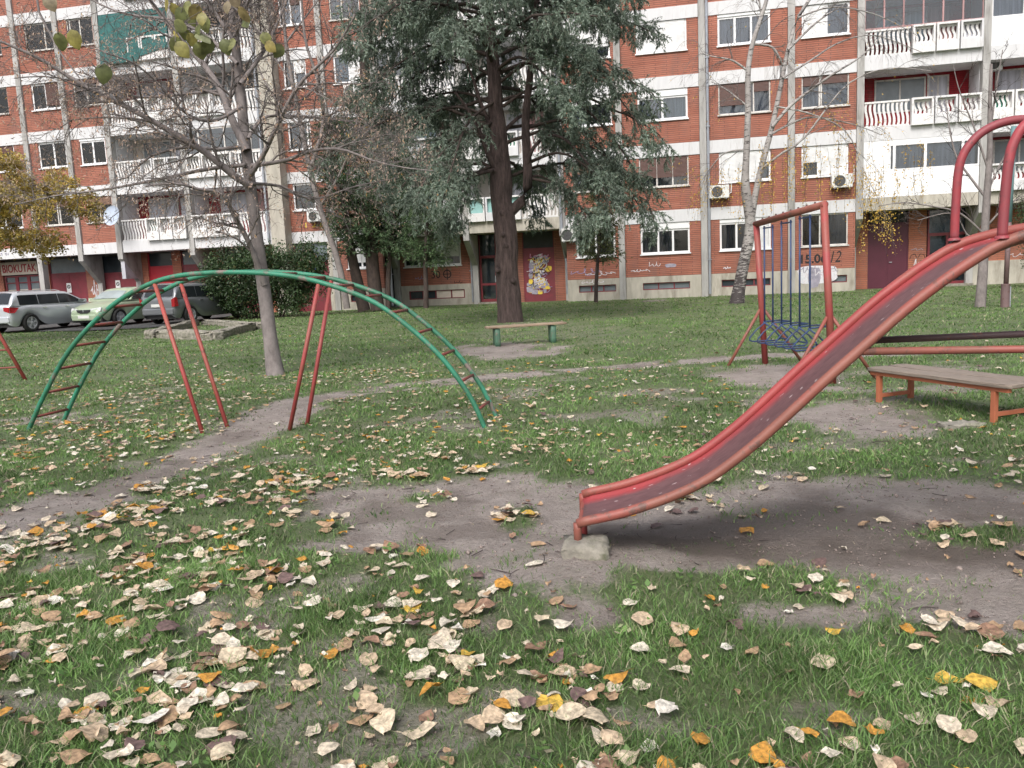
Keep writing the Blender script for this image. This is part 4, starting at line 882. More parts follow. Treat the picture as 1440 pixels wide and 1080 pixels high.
for x,l in((.42,'blue tube swing nearest the birch, farthest along the beam'),(.98,'middle swing of the three blue tube swings'),(1.52,'blue tube swing next to the post that the slide crosses')): swing(x,l,'blue_pipe')
# ============================================================ BENCHES
c=np.array([3.60,8.03]); c2=np.array([4.03,6.83]); bd=c2-c; bl=np.linalg.norm(bd); bd/=bl; ba=math.atan2(bd[1],bd[0])
BN=thing('park_bench','backless bench of weathered grey planks on an orange steel frame','bench',(c[0],c[1],0),ba)
H_=.30; BWd=.40
for (x,y) in((0,0),(bl,0),(0,BWd),(bl,BWd)):
    m=MB(); m.box(x-.022,x+.022,y-.022,y+.022,-.05,H_-.035); m.build('leg','orange_steel',BN,bevel=.003)
m=MB(); m.box(-.1,bl+.14,-.02,.02,H_-.034,H_); m.box(-.1,bl+.14,BWd-.02,BWd+.02,H_-.034,H_)
for x in(0,bl): m.box(x-.018,x+.018,.021,BWd-.021,H_-.033,H_-.003); m.box(x-.018,x+.018,.023,BWd-.023,.05,.085)
m.build('frame','orange_steel',BN,bevel=.002)
for y0,y1,x1 in((-.05,.19,bl+.17),(.215,.45,bl+.42)):
    o=rough_block('plank','plank_grey',-.14,x1,y0,y1,H_+.001,H_+.04,BN,int(x1*10),.003,7)
p=gnd(699,485); p2=gnd(777,480); bd=(p2-p)[:2]; l2=np.linalg.norm(bd)
B2=thing('plank_bench','low backless bench, one worn plank on two green supports','bench',(p[0],p[1],0),math.atan2(bd[1],bd[0]))
for x in(0,l2): rough_block('leg','green_post',x-.055,x+.055,-.13,.13,-.05,.335,B2,5+int(x*3),.002,2)
rough_block('plank','plank_worn',-.22,l2+.28,-.15,.15,.336,.378,B2,9,.004,7)
# ============================================================ POLE, KERB, FOOTINGS
p=gnd(1413,432); PO=thing('metal_pole','tall teal and rusty steel pole on a thick base sleeve','pole',(p[0],p[1],0),0)
m=MB(); m.tube([(0,0,-.05),(0,0,.53)],.10,14); m.tube([(0,0,.53),(0,0,.57)],.105,14); m.build('base_sleeve','rust_pole',PO,smooth=False); m=MB(); m.tube([(.01,0,.57),(.03,0,2.05)],.057,12); m.build('lower_tube','rust_pole',PO,smooth=True); m=MB(); m.tube([(.03,0,2.05),(.07,0,4.3)],.062,12); m.build('upper_tube','teal_pole',PO,smooth=True); m=MB(); m.tube([(.12,0,.0),(.12,0,.5)],.02,8); m.build('cable_duct','zinc',PO)
K=[gnd(*q) for q in((218,476),(300,479),(362,463),(282,457))]; K0=K[0]
KB=thing('concrete_border','low crumbling concrete border slab in the grass behind the arch','concrete border',(K0[0],K0[1],0),0)
def slab(a,b,w,h,parent,seed):
    d=b-a; L=np.linalg.norm(d[:2]); o=rough_block('edging','concrete_old',0,L,0,w,-.05,h*.78,parent,seed,.03,9); o.location=(a[0]-K0[0],a[1]-K0[1],0); o.rotation_euler=(0,0,math.atan2(d[1],d[0]))
slab(K[0],K[1]+(K[1]-K[0])*.0,.35,.30,KB,1); slab(K[1],K[2],.35,.26,KB,2); slab(K[0],K[3],.3,.28,KB,3); slab(K[3],K[2],.3,.24,KB,4)
p=gnd(1300,600); 
for i,(q,w_,d_,lb) in enumerate((((1352,600),.34,.16,'flat broken concrete slab in the mud by the near leg of the plank bench'),((920,424),.9,.3,'low concrete slab in the grass by the wall, left of the long downpipe'))):
    p=gnd(*q); o=rough_block('concrete_slab','concrete_old',-w_/2,w_/2,-d_/2,d_/2,-.03,.035+.02*i,None,20+i,.01); o.location=(p[0],p[1],0); tag(o,lb,'concrete slab')
# ============================================================ CARS
for nme,c,mt in(('paint_silver',(.55,.58,.62),.25),('paint_green',(.40,.49,.345),.2),('paint_darksilver',(.19,.20,.215),.3)):
    t=NT(nme); t.base(c); t.set(Metallic=mt,Roughness=.32); t.b.inputs['Coat Weight'].default_value=.6; t.b.inputs['Coat Roughness'].default_value=.08
simple('car_glass',(.02,.024,.028),.06,.1,1); simple('windscreen',(.30,.35,.36),.08,.2,1); simple('tyre',(.02,.02,.02),.85,.2,6); simple('alloy',(.55,.56,.58),.3,.05,3,metal=.2); simple('plastic_black',(.025,.025,.027),.6,.2,3); simple('lamp_red',(.33,.015,.02),.2,.15,12); simple('lamp_clear',(.60,.62,.62),.12,.15,14); simple('plate_white',(.7,.7,.68),.5,.05,3); simple('plate_text',(.05,.05,.06),.5,.05,3); simple('chrome',(.7,.7,.72),.15,.05,3,metal=.9)
def car(name,label,loc,rz,L,Wd,H,style,paint,text=None):
    o=thing(name,label,'car',loc,rz,'cars parked by the garages')
    hw=Wd/2
    # stations along x (0 rear .. L front): deck height, sill height, half width at belt
    wag=style=='wagon'
    if wag: st=[(0,.86,.36,.80),(.05,.98,.27,.90),(.25,1.0,.22,.96),(.9,1.0,.22,1.),(2.0,.98,.2,1.),(3.0,.96,.2,1.),(L-1.15,.95,.2,.99),(L-.6,.86,.22,.94),(L-.2,.74,.24,.84),(L-.03,.62,.27,.72),(L,.54,.34,.66)]
    else: st=[(0,.84,.36,.74),(.05,.98,.27,.86),(.3,1.02,.22,.95),(.9,1.0,.22,1.),(2.0,.97,.2,1.),(3.0,.95,.2,1.),(L-1.15,.94,.2,.99),(L-.6,.86,.22,.95),(L-.25,.76,.24,.88),(L-.05,.66,.25,.76),(L,.58,.32,.70)]
    f=crs([(s[0],s[1],s[2]) for s in st],4); fw=crs([(s[0],s[3],0) for s in st],4)
    xs=[p[0] for p in f]; wh=[.82,L-.90]; R=.335
    vs=[];fs=[];cs=None
    for p,q in zip(f,fw):
        x,dk,sl=p; w=hw*q[1]; sill=sl
        for c_ in wh:
            if abs(x-c_)<R+.03: sill=max(sl,R-.02+math.sqrt(max(0,(R+.03)**2-(x-c_)**2)))
        sill=min(sill,dk-.12)
        sec=[(w*.90,sill),(w*.985,sill+(dk-sill)*.25),(w,sill+(dk-sill)*.55),(w*.985,sill+(dk-sill)*.80),(w*.93,dk-.03),(w*.86,dk+.005),(w*.5,dk+.035),(0,dk+.045)]
        full=[(-a,b) for a,b in sec]+[(a,b) for a,b in sec[-2::-1]]
        vs+=[(x,a,b) for a,b in full]; nsec=len(full)
    for i in range(len(xs)-1):
        for j in range(nsec-1): fs.append((i*nsec+j,i*nsec+j+1,(i+1)*nsec+j+1,(i+1)*nsec+j))
    fs.append(tuple(range(nsec))[::-1]); fs.append(tuple((len(xs)-1)*nsec+j for j in range(nsec)))
    m=MB(); m.add(vs,fs); body=m.build('body',paint,o,smooth=True); es=body.modifiers.new('sub','SUBSURF'); es.levels=1; es.render_levels=1
    m=MB(); m.box(.12,L-.12,-hw*.82,hw*.82,.2,.62); m.build('underbody','plastic_black',o)
    # greenhouse
    if wag: gh=[(.06,.96,.985),(.42,H-.03,.80),(1.4,H,.82),(2.4,H-.02,.80),(2.75,H-.08,.79),(L-1.12,.95,.90)]
    else: gh=[(.35,.99,.92),(1.1,H-.06,.74),(1.6,H,.78),(2.4,H-.01,.78),(2.75,H-.09,.77),(L-1.05,.94,.9)]
    g=crs([(a,b,c_) for a,b,c_ in gh],5); vs=[];fs=[]
    for x,z,w_ in g:
        base=.955; wt=hw*w_; wb=hw*.93; z=max(z,base+.01); k_=(z-base)/(H-base); wtop=wb+(wt-wb)*k_
        sec=[(wb,base),(wb+(wtop-wb)*.5,base+(z-base)*.5),(wtop,base+(z-base)*.86),(wtop*.88,z-.005),(wtop*.5,z+.02*k_),(0,z+.028*k_)]
        full=[(-a,b) for a,b in sec]+[(a,b) for a,b in sec[-2::-1]]; vs+=[(x,a,b) for a,b in full]; ns=len(full)
    for i in range(len(g)-1):
        for j in range(ns-1): fs.append((i*ns+j,i*ns+j+1,(i+1)*ns+j+1,(i+1)*ns+j))
    m=MB(); m.add(vs,fs); m.build('roof',paint,o,smooth=True)
    base=.99
    def topz(x): return float(np.interp(x,[p[0] for p in g],[p[1] for p in g]))
    def halfw(x,z):
        w_=float(np.interp(x,[p[0] for p in g],[p[2] for p in g])); zt_=max(topz(x),.97); k_=(zt_-.955)/(H-.955); wb=hw*.93; wt=wb+(hw*w_-wb)*k_; t_=min(1,(z-.955)/max(.01,(zt_-.955)*.86)); return wb+(wt-wb)*t_
    # side windows
    x_r=.42 if wag else .75; x_f=L-1.42
    cuts=[x_r,1.25,2.15,x_f] if wag else [x_r,1.1,2.0,x_f]
    for s_ in(-1,1):
        for a,b in zip(cuts[:-1],cuts[1:]):
            vs=[];n_=8
            for q in range(n_+1):
                x=a+.012+(b-a-.024)*q/n_; zt_=max(base+.03,min(topz(x)-.09,H-.1)); 
                if (not wag or True) and x>2.6: zt_=min(zt_,base+.02+max(0,(topz(x)-.955)*.80))
                vs+=[(x,s_*(halfw(x,base)+.012),base),(x,s_*(halfw(x,zt_)+.012),zt_)]
            fs=[(2*q,2*q+2,2*q+3,2*q+1) for q in range(n_)]; m=MB(); m.add(vs,fs); m.build('side_window','car_glass',o,smooth=True)
    def screen(xa,xb,name,mat,inset=.07):
        vs=[];n_=6
        for q in range(n_+1):
            t_=q/n_; x=xa+(xb-xa)*t_; z=topz(x); w_=halfw(x,z)*.90-inset*(1 if 1 else 0)
            for j in range(7):
                c_=-1+2*j/6; vs.append((x+(.018 if xa>L/2 else -.018),w_*c_,z+.035*(1-c_*c_)*min(1,(z-.955)/.3)+.012))
        fs=[(i*7+j,i*7+j+1,(i+1)*7+j+1,(i+1)*7+j) for i in range(n_) for j in range(6)]; m=MB(); m.add(vs,fs); m.build(name,mat,o,smooth=True)
    screen(L-1.22,2.82,'windscreen','windscreen'); screen((.10 if wag else .42),(.40 if wag else 1.05),'rear_window','car_glass')
    # wheels
    for wx in wh:
        for s_ in(-1,1):
            m=MB(); yo=s_*(hw-.17); m.lathe((wx,yo,R-.01),(0,s_,0),[(0,R*.66),(0,R*.95),(.02,R),(.15,R),(.175,R*.94),(.175,R*.68),(.12,R*.64)],24); wl=m.build('wheel','tyre',o,smooth=True)
            m=MB(); m.lathe((wx,yo,R-.01),(0,s_,0),[(.16,R*.69),(.165,R*.62),(.09,R*.58),(.08,.02)],24)
            for q in range(5):
                a_=q*2*PI/5+.3
                for da in(-.13,.13): m.beam((wx+.05*math.cos(a_),yo+s_*.15,R-.01+.05*math.sin(a_)),(wx+R*.64*math.cos(a_+da),yo+s_*.155,R-.01+R*.64*math.sin(a_+da)),.03,.02,(0,1,0))
            m.lathe((wx,yo,R-.01),(0,s_,0),[(.14,.05),(.17,.045),(.17,.001)],12); m.build('rim','alloy',wl)
    # lights, bumpers, grille, plates
    for s_ in(-1,1):
        m=MB()
        if wag and H<1.47: m.prism([(-.012,s_*hw*.62,.80),(-.012,s_*hw*.62,.93),(.02,s_*hw*.90,.93),(.02,s_*hw*.88,.72)],(-.012,0,0)); m.prism([(.02,s_*hw*.905,.72),(.02,s_*hw*.905,.93),(.34,s_*(hw*.985),.90),(.16,s_*(hw*.975),.72)],(0,s_*.012,0))
        else: m.prism([(.0,s_*hw*.80,.66),(.0,s_*hw*.80,.93),(.02,s_*hw*.96,1.0),(.02,s_*hw*.93,.66)],(-.02,0,0)); m.prism([(.01,s_*hw*.93,.66),(.01,s_*hw*.96,1.02),(.1,s_*hw*.985,1.0),(.15,s_*hw*.985,.68)],(0,s_*.015,0))
        m.build('tail_light','lamp_red',o)
        m=MB(); m.prism([(L-.045,s_*hw*.36,.60),(L-.06,s_*hw*.36,.70),(L-.20,s_*hw*.80,.745),(L-.13,s_*hw*.80,.60)],(.045,0,.02)); m.build('headlight','lamp_clear',o,smooth=False,bevel=.01)
        m=MB(); m.prism([(L-1.55,s_*(hw-.03),1.0),(L-1.35,s_*(hw+.0),.98),(L-1.35,s_*(hw+.17),1.0),(L-1.38,s_*(hw+.17),1.10),(L-1.55,s_*(hw+.02),1.1)],(-.07,0,0)); m.build('mirror',paint,o,bevel=.02)
        for x in(1.35,2.35): m=MB(); m.box(x,x+.17,s_*hw*.985-.0,s_*(hw*.985+.025)+0,.84,.865) if s_>0 else m.box(x,x+.17,-hw*.985-.025,-hw*.985,.84,.865); m.build('door_handle','chrome',o)
        m=MB(); 
        for x in cuts[1:-0]: m.box(x-.006,x+.006,s_*hw*.99-.006,s_*hw*.99+.006,.30,.94)
        m.build('door_seam','plastic_black',o)
    m=MB(); m.box(-.03,.10,-hw*.84,hw*.84,.36,.60); m.build('rear_bumper',paint,o,bevel=.04); m=MB(); m.box(L-.10,L+.035,-hw*.66,hw*.66,.27,.50); m.build('front_bumper',paint,o,bevel=.04)
    m=MB(); m.prism([(L-.01,y_,z_) for y_,z_ in((-.30,.60),(-.33,.68),(.33,.68),(.30,.60),(.16,.55),(-.16,.55))],(.03,0,0)); gg=m.build('grille','plastic_black',o); m=MB(); m.lathe((L+.022,0,.63),(1,0,0),[(0,.05),(.012,.045),(.014,.001)],14); m.build('badge','chrome',gg)
    m=MB(); m.box(L+.036,L+.045,-.26,.26,.36,.47); pl=m.build('number_plate','plate_white',o); m=MB(); m.box(-.045,-.034,-.26,.26,.42,.53) if not wag else m.box(-.035,-.022,-.26,.26,.66,.77); m.build('number_plate','plate_white',o)
    if wag:
        m=MB(); 
        for s_ in(-1,1): m.tube([(.55,s_*hw*.70,H+.0),(.7,s_*hw*.70,H+.05),(2.2,s_*hw*.69,H+.045),(2.4,s_*hw*.69,H)],.014,6)
        m.build('roof_rail','chrome',o)
    return o
hd=math.radians(70)
def place(P,rz,lx,ly): # put local (lx,ly) at ground P
    c_,s_=math.cos(rz),math.sin(rz); return (P[0]-(lx*c_-ly*s_),P[1]-(lx*s_+ly*c_),.03)
car('station_wagon','light silver estate car parked at the far left, seen from behind',place(gnd(47,467),hd,.82,-.88),hd,4.6,1.78,1.45,'wagon','paint_silver')
hg=math.radians(-108)
car('sedan','pale green saloon car facing the lawn between two silver cars',place(gnd(97,463),hg,4.5,-.80),hg,4.5,1.76,1.44,'sedan','paint_green')
car('station_wagon','dark silver estate car with upright red tail lights beside the bush',place(gnd(249,457),hd,0,-.84),hd,4.5,1.74,1.49,'wagon','paint_darksilver')
# ============================================================ TREES
def nrm(v): return v/np.maximum(np.linalg.norm(v,axis=-1,keepdims=True),1e-9)
def tubes(P,R,s=3):
    n,k,_=P.shape; T=np.empty_like(P); T[:,1:-1]=P[:,2:]-P[:,:-2]; T[:,0]=P[:,1]-P[:,0]; T[:,-1]=P[:,-1]-P[:,-2]; T=nrm(T)
    ref=np.where(np.abs(T[...,2:3])<.9,np.array([0,0,1.]),np.array([1.,0,0])); N=nrm(np.cross(T,ref)); Bn=np.cross(T,N)
    a=2*PI*np.arange(s)/s; V=P[:,:,None]+R[:,:,None,None]*(N[:,:,None]*np.cos(a)[None,None,:,None]+Bn[:,:,None]*np.sin(a)[None,None,:,None])
    i=np.arange(n)[:,None,None]*k*s+np.arange(k-1)[None,:,None]*s; j=np.arange(s)[None,None]; j2=(j+1)%s
    F=np.stack([i+j,i+j2,i+s+j2,i+s+j],-1).reshape(-1,4); return V.reshape(-1,3),F
def interp(P,t):
    n,k,_=P.shape; x=t*(k-1); i=np.clip(np.floor(x).astype(int),0,k-2); f=(x-i)[...,None]; ar_=np.arange(n)[:,None]
    a=P[ar_,i];b=P[ar_,i+1]; return a*(1-f)+b*f,nrm(b-a)
def spawn(P,R,cnt,l0,l1,ang,drop,k=5,rs=.5,rmin=.003,t0=.15,t1=1.,wig=.25,seed=0,flat=None,up=0.,taper=True,cone=None):
    r=np.random.default_rng(seed); n=len(P); t=r.uniform(t0,t1,(n,cnt)); S,T=interp(P,t)
    Ri=np.array([[np.interp(tt,np.linspace(0,1,R.shape[1]),R[a]) for tt in t[a]] for a in range(n)])
    S=S.reshape(-1,3);T=T.reshape(-1,3);Ri=Ri.reshape(-1); t=t.reshape(-1); m=len(S)
    q=r.normal(0,1,(m,3)); 
    if flat is not None: q[:,2]*=flat
    pr_=nrm(q-T*(q*T).sum(-1,keepdims=True)); A=ang*r.uniform(.7,1.3,m)[:,None]
    D=nrm(T*np.cos(A)+pr_*np.sin(A)+np.array([0,0,up])); L=r.uniform(l0,l1,m)*(1-.45*t if taper else 1)
    Q=np.empty((m,k,3)); Q[:,0]=S; d=D
    for i in range(1,k):
        Q[:,i]=Q[:,i-1]+d*(L/(k-1))[:,None]; d=nrm(d+r.normal(0,wig,(m,3))+np.array([0,0,drop])*(i/(k-1)+.3))
    r0=np.maximum(Ri*rs,rmin); RR_=r0[:,None]*np.linspace(1,.35,k)[None]; return Q,RR_
def poly(P,k=16):
    Q=crs(P,6); Q=np.array(Q); s=np.concatenate([[0],np.cumsum(np.linalg.norm(np.diff(Q,axis=0),axis=1))]); t=np.linspace(0,s[-1],k); return np.stack([np.interp(t,s,Q[:,i]) for i in range(3)],-1)
def stack(L): 
    V=[];F={};o=0
    for v,*fs in L:
        V.append(v)
        for f in fs: F.setdefault(f.shape[1],[]).append(f+o)
        o+=len(v)
    return np.concatenate(V),[np.concatenate(f) for f in F.values()]
def cards(P,L,Wd,seed,dirs=None,hang=0.,jit=1.):
    r=np.random.default_rng(seed); n=len(P); d=r.normal(0,jit,(n,3))+np.array([0,0,-hang])
    if dirs is not None: d=d*.6+dirs
    d=nrm(d); q=nrm(np.cross(d,r.normal(0,1,(n,3)))); L=L*r.uniform(.6,1.25,n)[:,None]; w=Wd*r.uniform(.6,1.2,n)[:,None]; nn=np.cross(d,q)
    V=np.stack([P,P+d*L*.45+q*w/2+nn*w*.12,P+d*L,P+d*L*.45-q*w/2+nn*w*.12],1); F=np.arange(n)[:,None]*4+np.array([[0,1,2,3]]); return V.reshape(-1,3),F
def needles(P,R_,per,L,w,seed,cone=.9,droop=.2):
    r=np.random.default_rng(seed); n=len(P); t=r.uniform(.05,1,(n,per)); S,T=interp(P,t); S=S.reshape(-1,3);T=T.reshape(-1,3)
    d=nrm(T+r.normal(0,cone,S.shape)+np.array([0,0,-droop])); l=L*r.uniform(.6,1.3,len(S))[:,None]; q=nrm(np.cross(d,r.normal(0,1,S.shape)))*w/2
    V=np.stack([S-q,S+q,S+d*l],1); F=np.arange(len(S))[:,None]*3+np.array([[0,1,2]]); return V.reshape(-1,3),F
def limb(pxs,Y0,Y1,r0,r1,k=16):
    n=len(pxs); P=[at(x,y,Y0+(Y1-Y0)*(i/(n-1))) for i,(x,y) in enumerate(pxs)]; P=poly(P,k); return P[None],np.linspace(r0,r1,k)[None]
def flare(R_,amt=.5): R_=R_.copy(); R_[0,0]*=1+amt; R_[0,1]*=1+amt*.3; return R_
def trunkmesh(root,limbs,mat,s=12,name='trunk'):
    L=[]
    for P,R_ in limbs: L.append(tubes(P,R_,s))
    V,F=stack(L); return npmesh(name,V,F,mat,root,smooth=True)
V,F=tubes(*STK,4); tag(npmesh('fallen_twigs',V,[F],'twig_dark'),'short dry twigs lying among the grass and mud','twigs',kind='stuff')
# ---------------------------------------------------------------- big bare tree
base=gnd(388,528); BT=thing('bare_tree','tall grey leaning bare tree hung with dry seed wings, behind the green arch','tree',tuple(base))
Y=base[1]
tr=limb([(388,531),(382,490),(373,420),(362,340),(352,260),(344,190),(337,120),(331,60),(325,-20),(320,-140),(318,-260)],Y,Y+.3,.112,.04,26); tr=(tr[0],flare(tr[1],.35))
lm=[limb([(353,262),(330,248),(287,213),(240,185),(187,155),(120,122),(60,85),(0,58),(-60,40)],Y,Y-1.2,.055,.012),
 limb([(347,212),(322,158),(312,130),(290,95),(258,60),(225,20),(190,-30)],Y,Y+.8,.065,.02),
 limb([(312,131),(315,104),(313,70),(316,30),(325,-30)],Y+.3,Y-.3,.025,.01),
 limb([(309,128),(250,133),(200,137),(140,122),(70,108),(20,110)],Y+.3,Y-1,.024,.007),
 limb([(346,232),(290,238),(225,252),(150,266),(80,275),(20,288)],Y,Y+1.4,.032,.008),
 limb([(354,233),(400,226),(440,212),(480,210),(525,226),(570,236),(610,240)],Y,Y-.8,.034,.005),
 limb([(349,195),(370,166),(410,163),(455,166),(510,172)],Y,Y+1.2,.028,.008),
 limb([(372,400),(352,345),(330,305),(312,270),(285,268),(250,258),(205,262)],Y-.02,Y-1.3,.05,.012),
 limb([(350,250),(372,215),(388,180),(420,120),(470,70),(500,20)],Y,Y-1.3,.04,.012),
 limb([(338,118),(372,70),(395,20),(420,-40)],Y,Y+1,.035,.012),
 limb([(340,150),(300,170),(262,160),(225,120),(190,90),(150,75)],Y,Y-1.6,.028,.008),
 limb([(334,90),(290,50),(240,28),(170,18),(110,-10)],Y,Y+.9,.03,.01),
 limb([(352,258),(395,262),(440,280),(500,262),(560,250)],Y,Y+1.7,.026,.007),
 limb([(345,205),(300,210),(250,200),(200,172),(150,165),(90,170)],Y,Y-.4,.028,.008),
 limb([(330,50),(350,0),(380,-60)],Y,Y-1,.03,.012),limb([(331,60),(290,0),(250,-60)],Y,Y+.5,.03,.012)]
trunkmesh(BT,[tr]+lm[:1]+lm[1:],'bark_grey',10)
P=np.concatenate([l[0] for l in lm]); R_=np.concatenate([l[1] for l in lm])
s1=spawn(P,R_,17,.7,1.7,.8,-.05,7,.5,.006,.1,1,.22,1,up=.05); s2=spawn(*s1,8,.3,.85,.8,-.10,6,.6,.004,.15,1,.28,2); s3=spawn(*s2,2,.15,.45,.8,-.15,4,.7,.0028,.2,1,.3,3)
V,F=stack([tubes(*s1,4),tubes(*s2,3),tubes(*s3,3)]); npmesh('twigs',V,F,'twig',BT)
r=np.random.default_rng(5); pick=r.random(len(s3[0]))<.55; en=s3[0][pick][:,-1]; mask=(en[:,2]<5.2)|(r.random(len(en))<.45); en=en[mask]
en=np.repeat(en,7,0)+r.normal(0,.04,(len(en)*7,3)); V,F=cards(en,.055,.015,6,hang=1.2); npmesh('seed_wings',V,[F],'seeds_tan',BT)
# ---------------------------------------------------------------- cedar
base=gnd(718,453); CE=thing('cedar','large blue green cedar with rough dark trunk and drooping boughs','tree',tuple(base)); Y=base[1]
tr=limb([(718,456),(717,440),(714,390),(711,330),(707,285),(704,250),(702,200),(697,140),(692,80),(688,0),(684,-100),(682,-200)],Y,Y,.36,.07,30); R0=np.interp(np.linspace(0,1,30),[0,.04,.1,.35,.5,.7,1],[.40,.35,.335,.30,.20,.14,.04])[None]; tr=(tr[0],R0)
r=np.random.default_rng(9); P_=tr[0].copy(); P_[0,3:,:2]+=r.normal(0,.018,(27,2)); tr=(P_,R0*(1+r.normal(0,.03,30))[None])
st2=limb([(716,300),(732,285),(742,262),(741,220),(739,170),(745,110),(752,40),(758,-60)],Y,Y-.3,.15,.05,16)
bare=[limb([(706,255),(690,225),(672,180),(655,150),(640,130)],Y,Y-.8,.09,.03),limb([(700,200),(678,150),(665,110),(655,90)],Y,Y-.4,.07,.03),limb([(705,240),(690,240),(660,250),(620,275),(585,290)],Y,Y-1.2,.06,.02),
 limb([(741,230),(752,205),(775,190),(800,200),(830,235),(860,275)],Y-.2,Y-1.2,.055,.015),limb([(741,250),(760,248),(790,262),(810,290)],Y-.2,Y+1,.04,.015),limb([(704,190),(730,165),(760,155)],Y,Y+.6,.06,.03)]
# burrs on the trunk
knots=MB()
for kx,ky in((708,330),(712,345),(706,300),(722,395),(700,380)):
    q=at(kx,ky,Y-.30); knots=MB(); knots.lathe(tuple(q),(0.1,-1,0),[(-.02,.09),(.03,.075),(.06,.03),(.055,.001)],10); knots.build('burr','bark_cedar',CE,world=True,smooth=True)
trunkmesh(CE,[tr,st2]+bare,'bark_cedar',14)
lim=[];rad=[]; r=np.random.default_rng(12)
tz=tr[0][0]
def trunk_at(z): return np.array([np.interp(z,tz[:,2],tz[:,0]),np.interp(z,tz[:,2],tz[:,1]),z])
NL=66
for i in range(NL):
    z=4.0+(13.4-4.0)*(i/NL)**.95; a=i*2.39996+.4; L=4.5 if z<8.5 else 4.5-(z-8.5)*.62; L*=r.uniform(.82,1.08); k=12
    front=math.sin(a)
    if z<6.6 and front<-.30: continue
    s=trunk_at(z); D=np.array([math.cos(a),math.sin(a),0]); t=np.linspace(0,1,k)
    rise=r.uniform(.0,.9) if z<7 else r.uniform(.2,1.1); dr=r.uniform(1.1,1.9) if z<7 else r.uniform(.7,1.4)
    P=s[None]+D[None]*(L*t)[:,None]*(1) ; P[:,2]+=rise*np.sin(t*PI*.62)-dr*t**2.3; P[1:]+=np.cumsum(r.normal(0,.05,(k-1,3)),0); lim.append(P); rad.append(np.linspace(.06,.012,k))
# explicit silhouettes: lower right and lower left curtains
for pxs,dy in(([(707,150),(760,120),(820,150),(870,205),(905,265),(925,330)],-.6),([(702,170),(640,150),(590,170),(545,215),(520,250)],-1.),([(741,180),(800,170),(850,215),(880,260),(905,300)],.4),([(697,120),(760,80),(830,95),(880,150),(912,195)],-1.),([(692,60),(760,10),(840,10),(890,50)],-.6),([(700,170),(650,190),(610,230),(580,290)],-1.6),([(690,80),(620,60),(560,90),(510,130)],-.5),([(741,250),(790,262),(815,290),(830,320)],-1.),([(741,230),(790,215),(840,250),(860,300)],-1.3),([(688,20),(600,10),(540,30),(490,50)],-.3),([(690,50),(630,25),(560,40),(505,80)],.8),([(697,110),(640,85),(580,110),(530,170)],.5),([(700,150),(650,130),(600,140),(560,180)],1.2),([(704,200),(650,190),(600,220),(560,270)],-.6),([(700,230),(660,250),(640,290),(625,320)],-1.0),([(692,70),(730,40),(790,60),(830,120)],-1.5),([(697,100),(730,80),(770,110),(800,170)],-1.8),([(690,30),(740,0),(800,0),(850,40)],1.0),([(700,140),(660,170),(640,220),(622,285)],-1.8)):
    P,q=limb(pxs,Y,Y+dy*1.4,.05,.012,12); lim.append(P[0]); rad.append(q[0])
lim=np.array(lim);rad=np.array(rad)
c1=spawn(lim,rad,34,.55,1.4,.9,-.34,7,.35,.006,.25,1.,.16,31,flat=.35); c2=spawn(*c1,9,.22,.55,.75,-.32,5,.5,.0035,.1,1,.2,32)
V,F=stack([tubes(lim,rad,6),tubes(*c1,3)]); npmesh('boughs',V,F,'bark_dark',CE,smooth=True)
V,F=stack([needles(*c1,30,.095,.026,33,.9,.1),needles(*c2,21,.085,.026,34,.7,.35)]); npmesh('foliage',V,F,'needles_cedar',CE)
# ---------------------------------------------------------------- conifer group (three stems)
def conifer(name,label,stems,fol,mat,cnt,seed,bk='bark_dark',l1=1.5,nl=.1,nw=.03,per=22,drop=-.12,up=.1,t0=.3):
    base=stems[0][0][0][0]; root=thing(name,label,'tree',(base[0],base[1],0)); trunkmesh(root,stems,bk,9)
    P=np.concatenate([f[0] for f in fol]); R_=np.concatenate([f[1] for f in fol])
    a=spawn(P,R_,cnt,l1*.5,l1,1.1,drop,6,.3,.006,t0,1.,.15,seed,up=up); b=spawn(*a,8,.2,.6,.7,drop*1.4,5,.5,.004,.1,1,.2,seed+1,taper=False)
    V,F=stack([tubes(*a,3)]); npmesh('branches',V,F,bk,root)
    V,F=stack([needles(*a,14,nl,nw,seed+2,.8,.2),needles(*b,per,nl,nw,seed+3,.7,.25)]); npmesh('foliage',V,F,mat,root); return root
Yt=35.0
s_a=limb([(531,436),(524,380),(520,320),(516,240),(513,150),(512,60),(512,-40),(514,-140)],Yt,Yt,.30,.12,20); s_b=limb([(512,437),(500,385),(492,345),(484,290),(470,235),(462,190)],Yt,Yt-.4,.27,.06,14); s_c=limb([(546,436),(546,390),(550,340),(556,280),(560,220)],Yt+.2,Yt,.12,.05,12)
conifer('conifer','dark conifer with three thick leaning stems behind the arch',[s_a,s_b,s_c],[limb([(520,400),(516,300),(513,200),(514,150)],Yt,Yt,.1,.06),limb([(500,385),(488,320),(472,240),(462,180)],Yt,Yt-.4,.1,.05),limb([(546,390),(552,320),(560,240),(560,200)],Yt+.2,Yt,.08,.04)],'needles_thuja',150,40,l1=1.9,nl=.13,nw=.04,per=13,t0=.12)
# upright limbs of the same group, high up
ext_l=[limb([(513,150),(490,90),(478,40),(470,-20)],Yt,Yt+.5,.07,.04),limb([(516,190),(545,120),(556,60),(560,0)],Yt,Yt-.5,.08,.04),limb([(512,120),(530,70),(545,20),(550,-40)],Yt,Yt,.06,.03)]
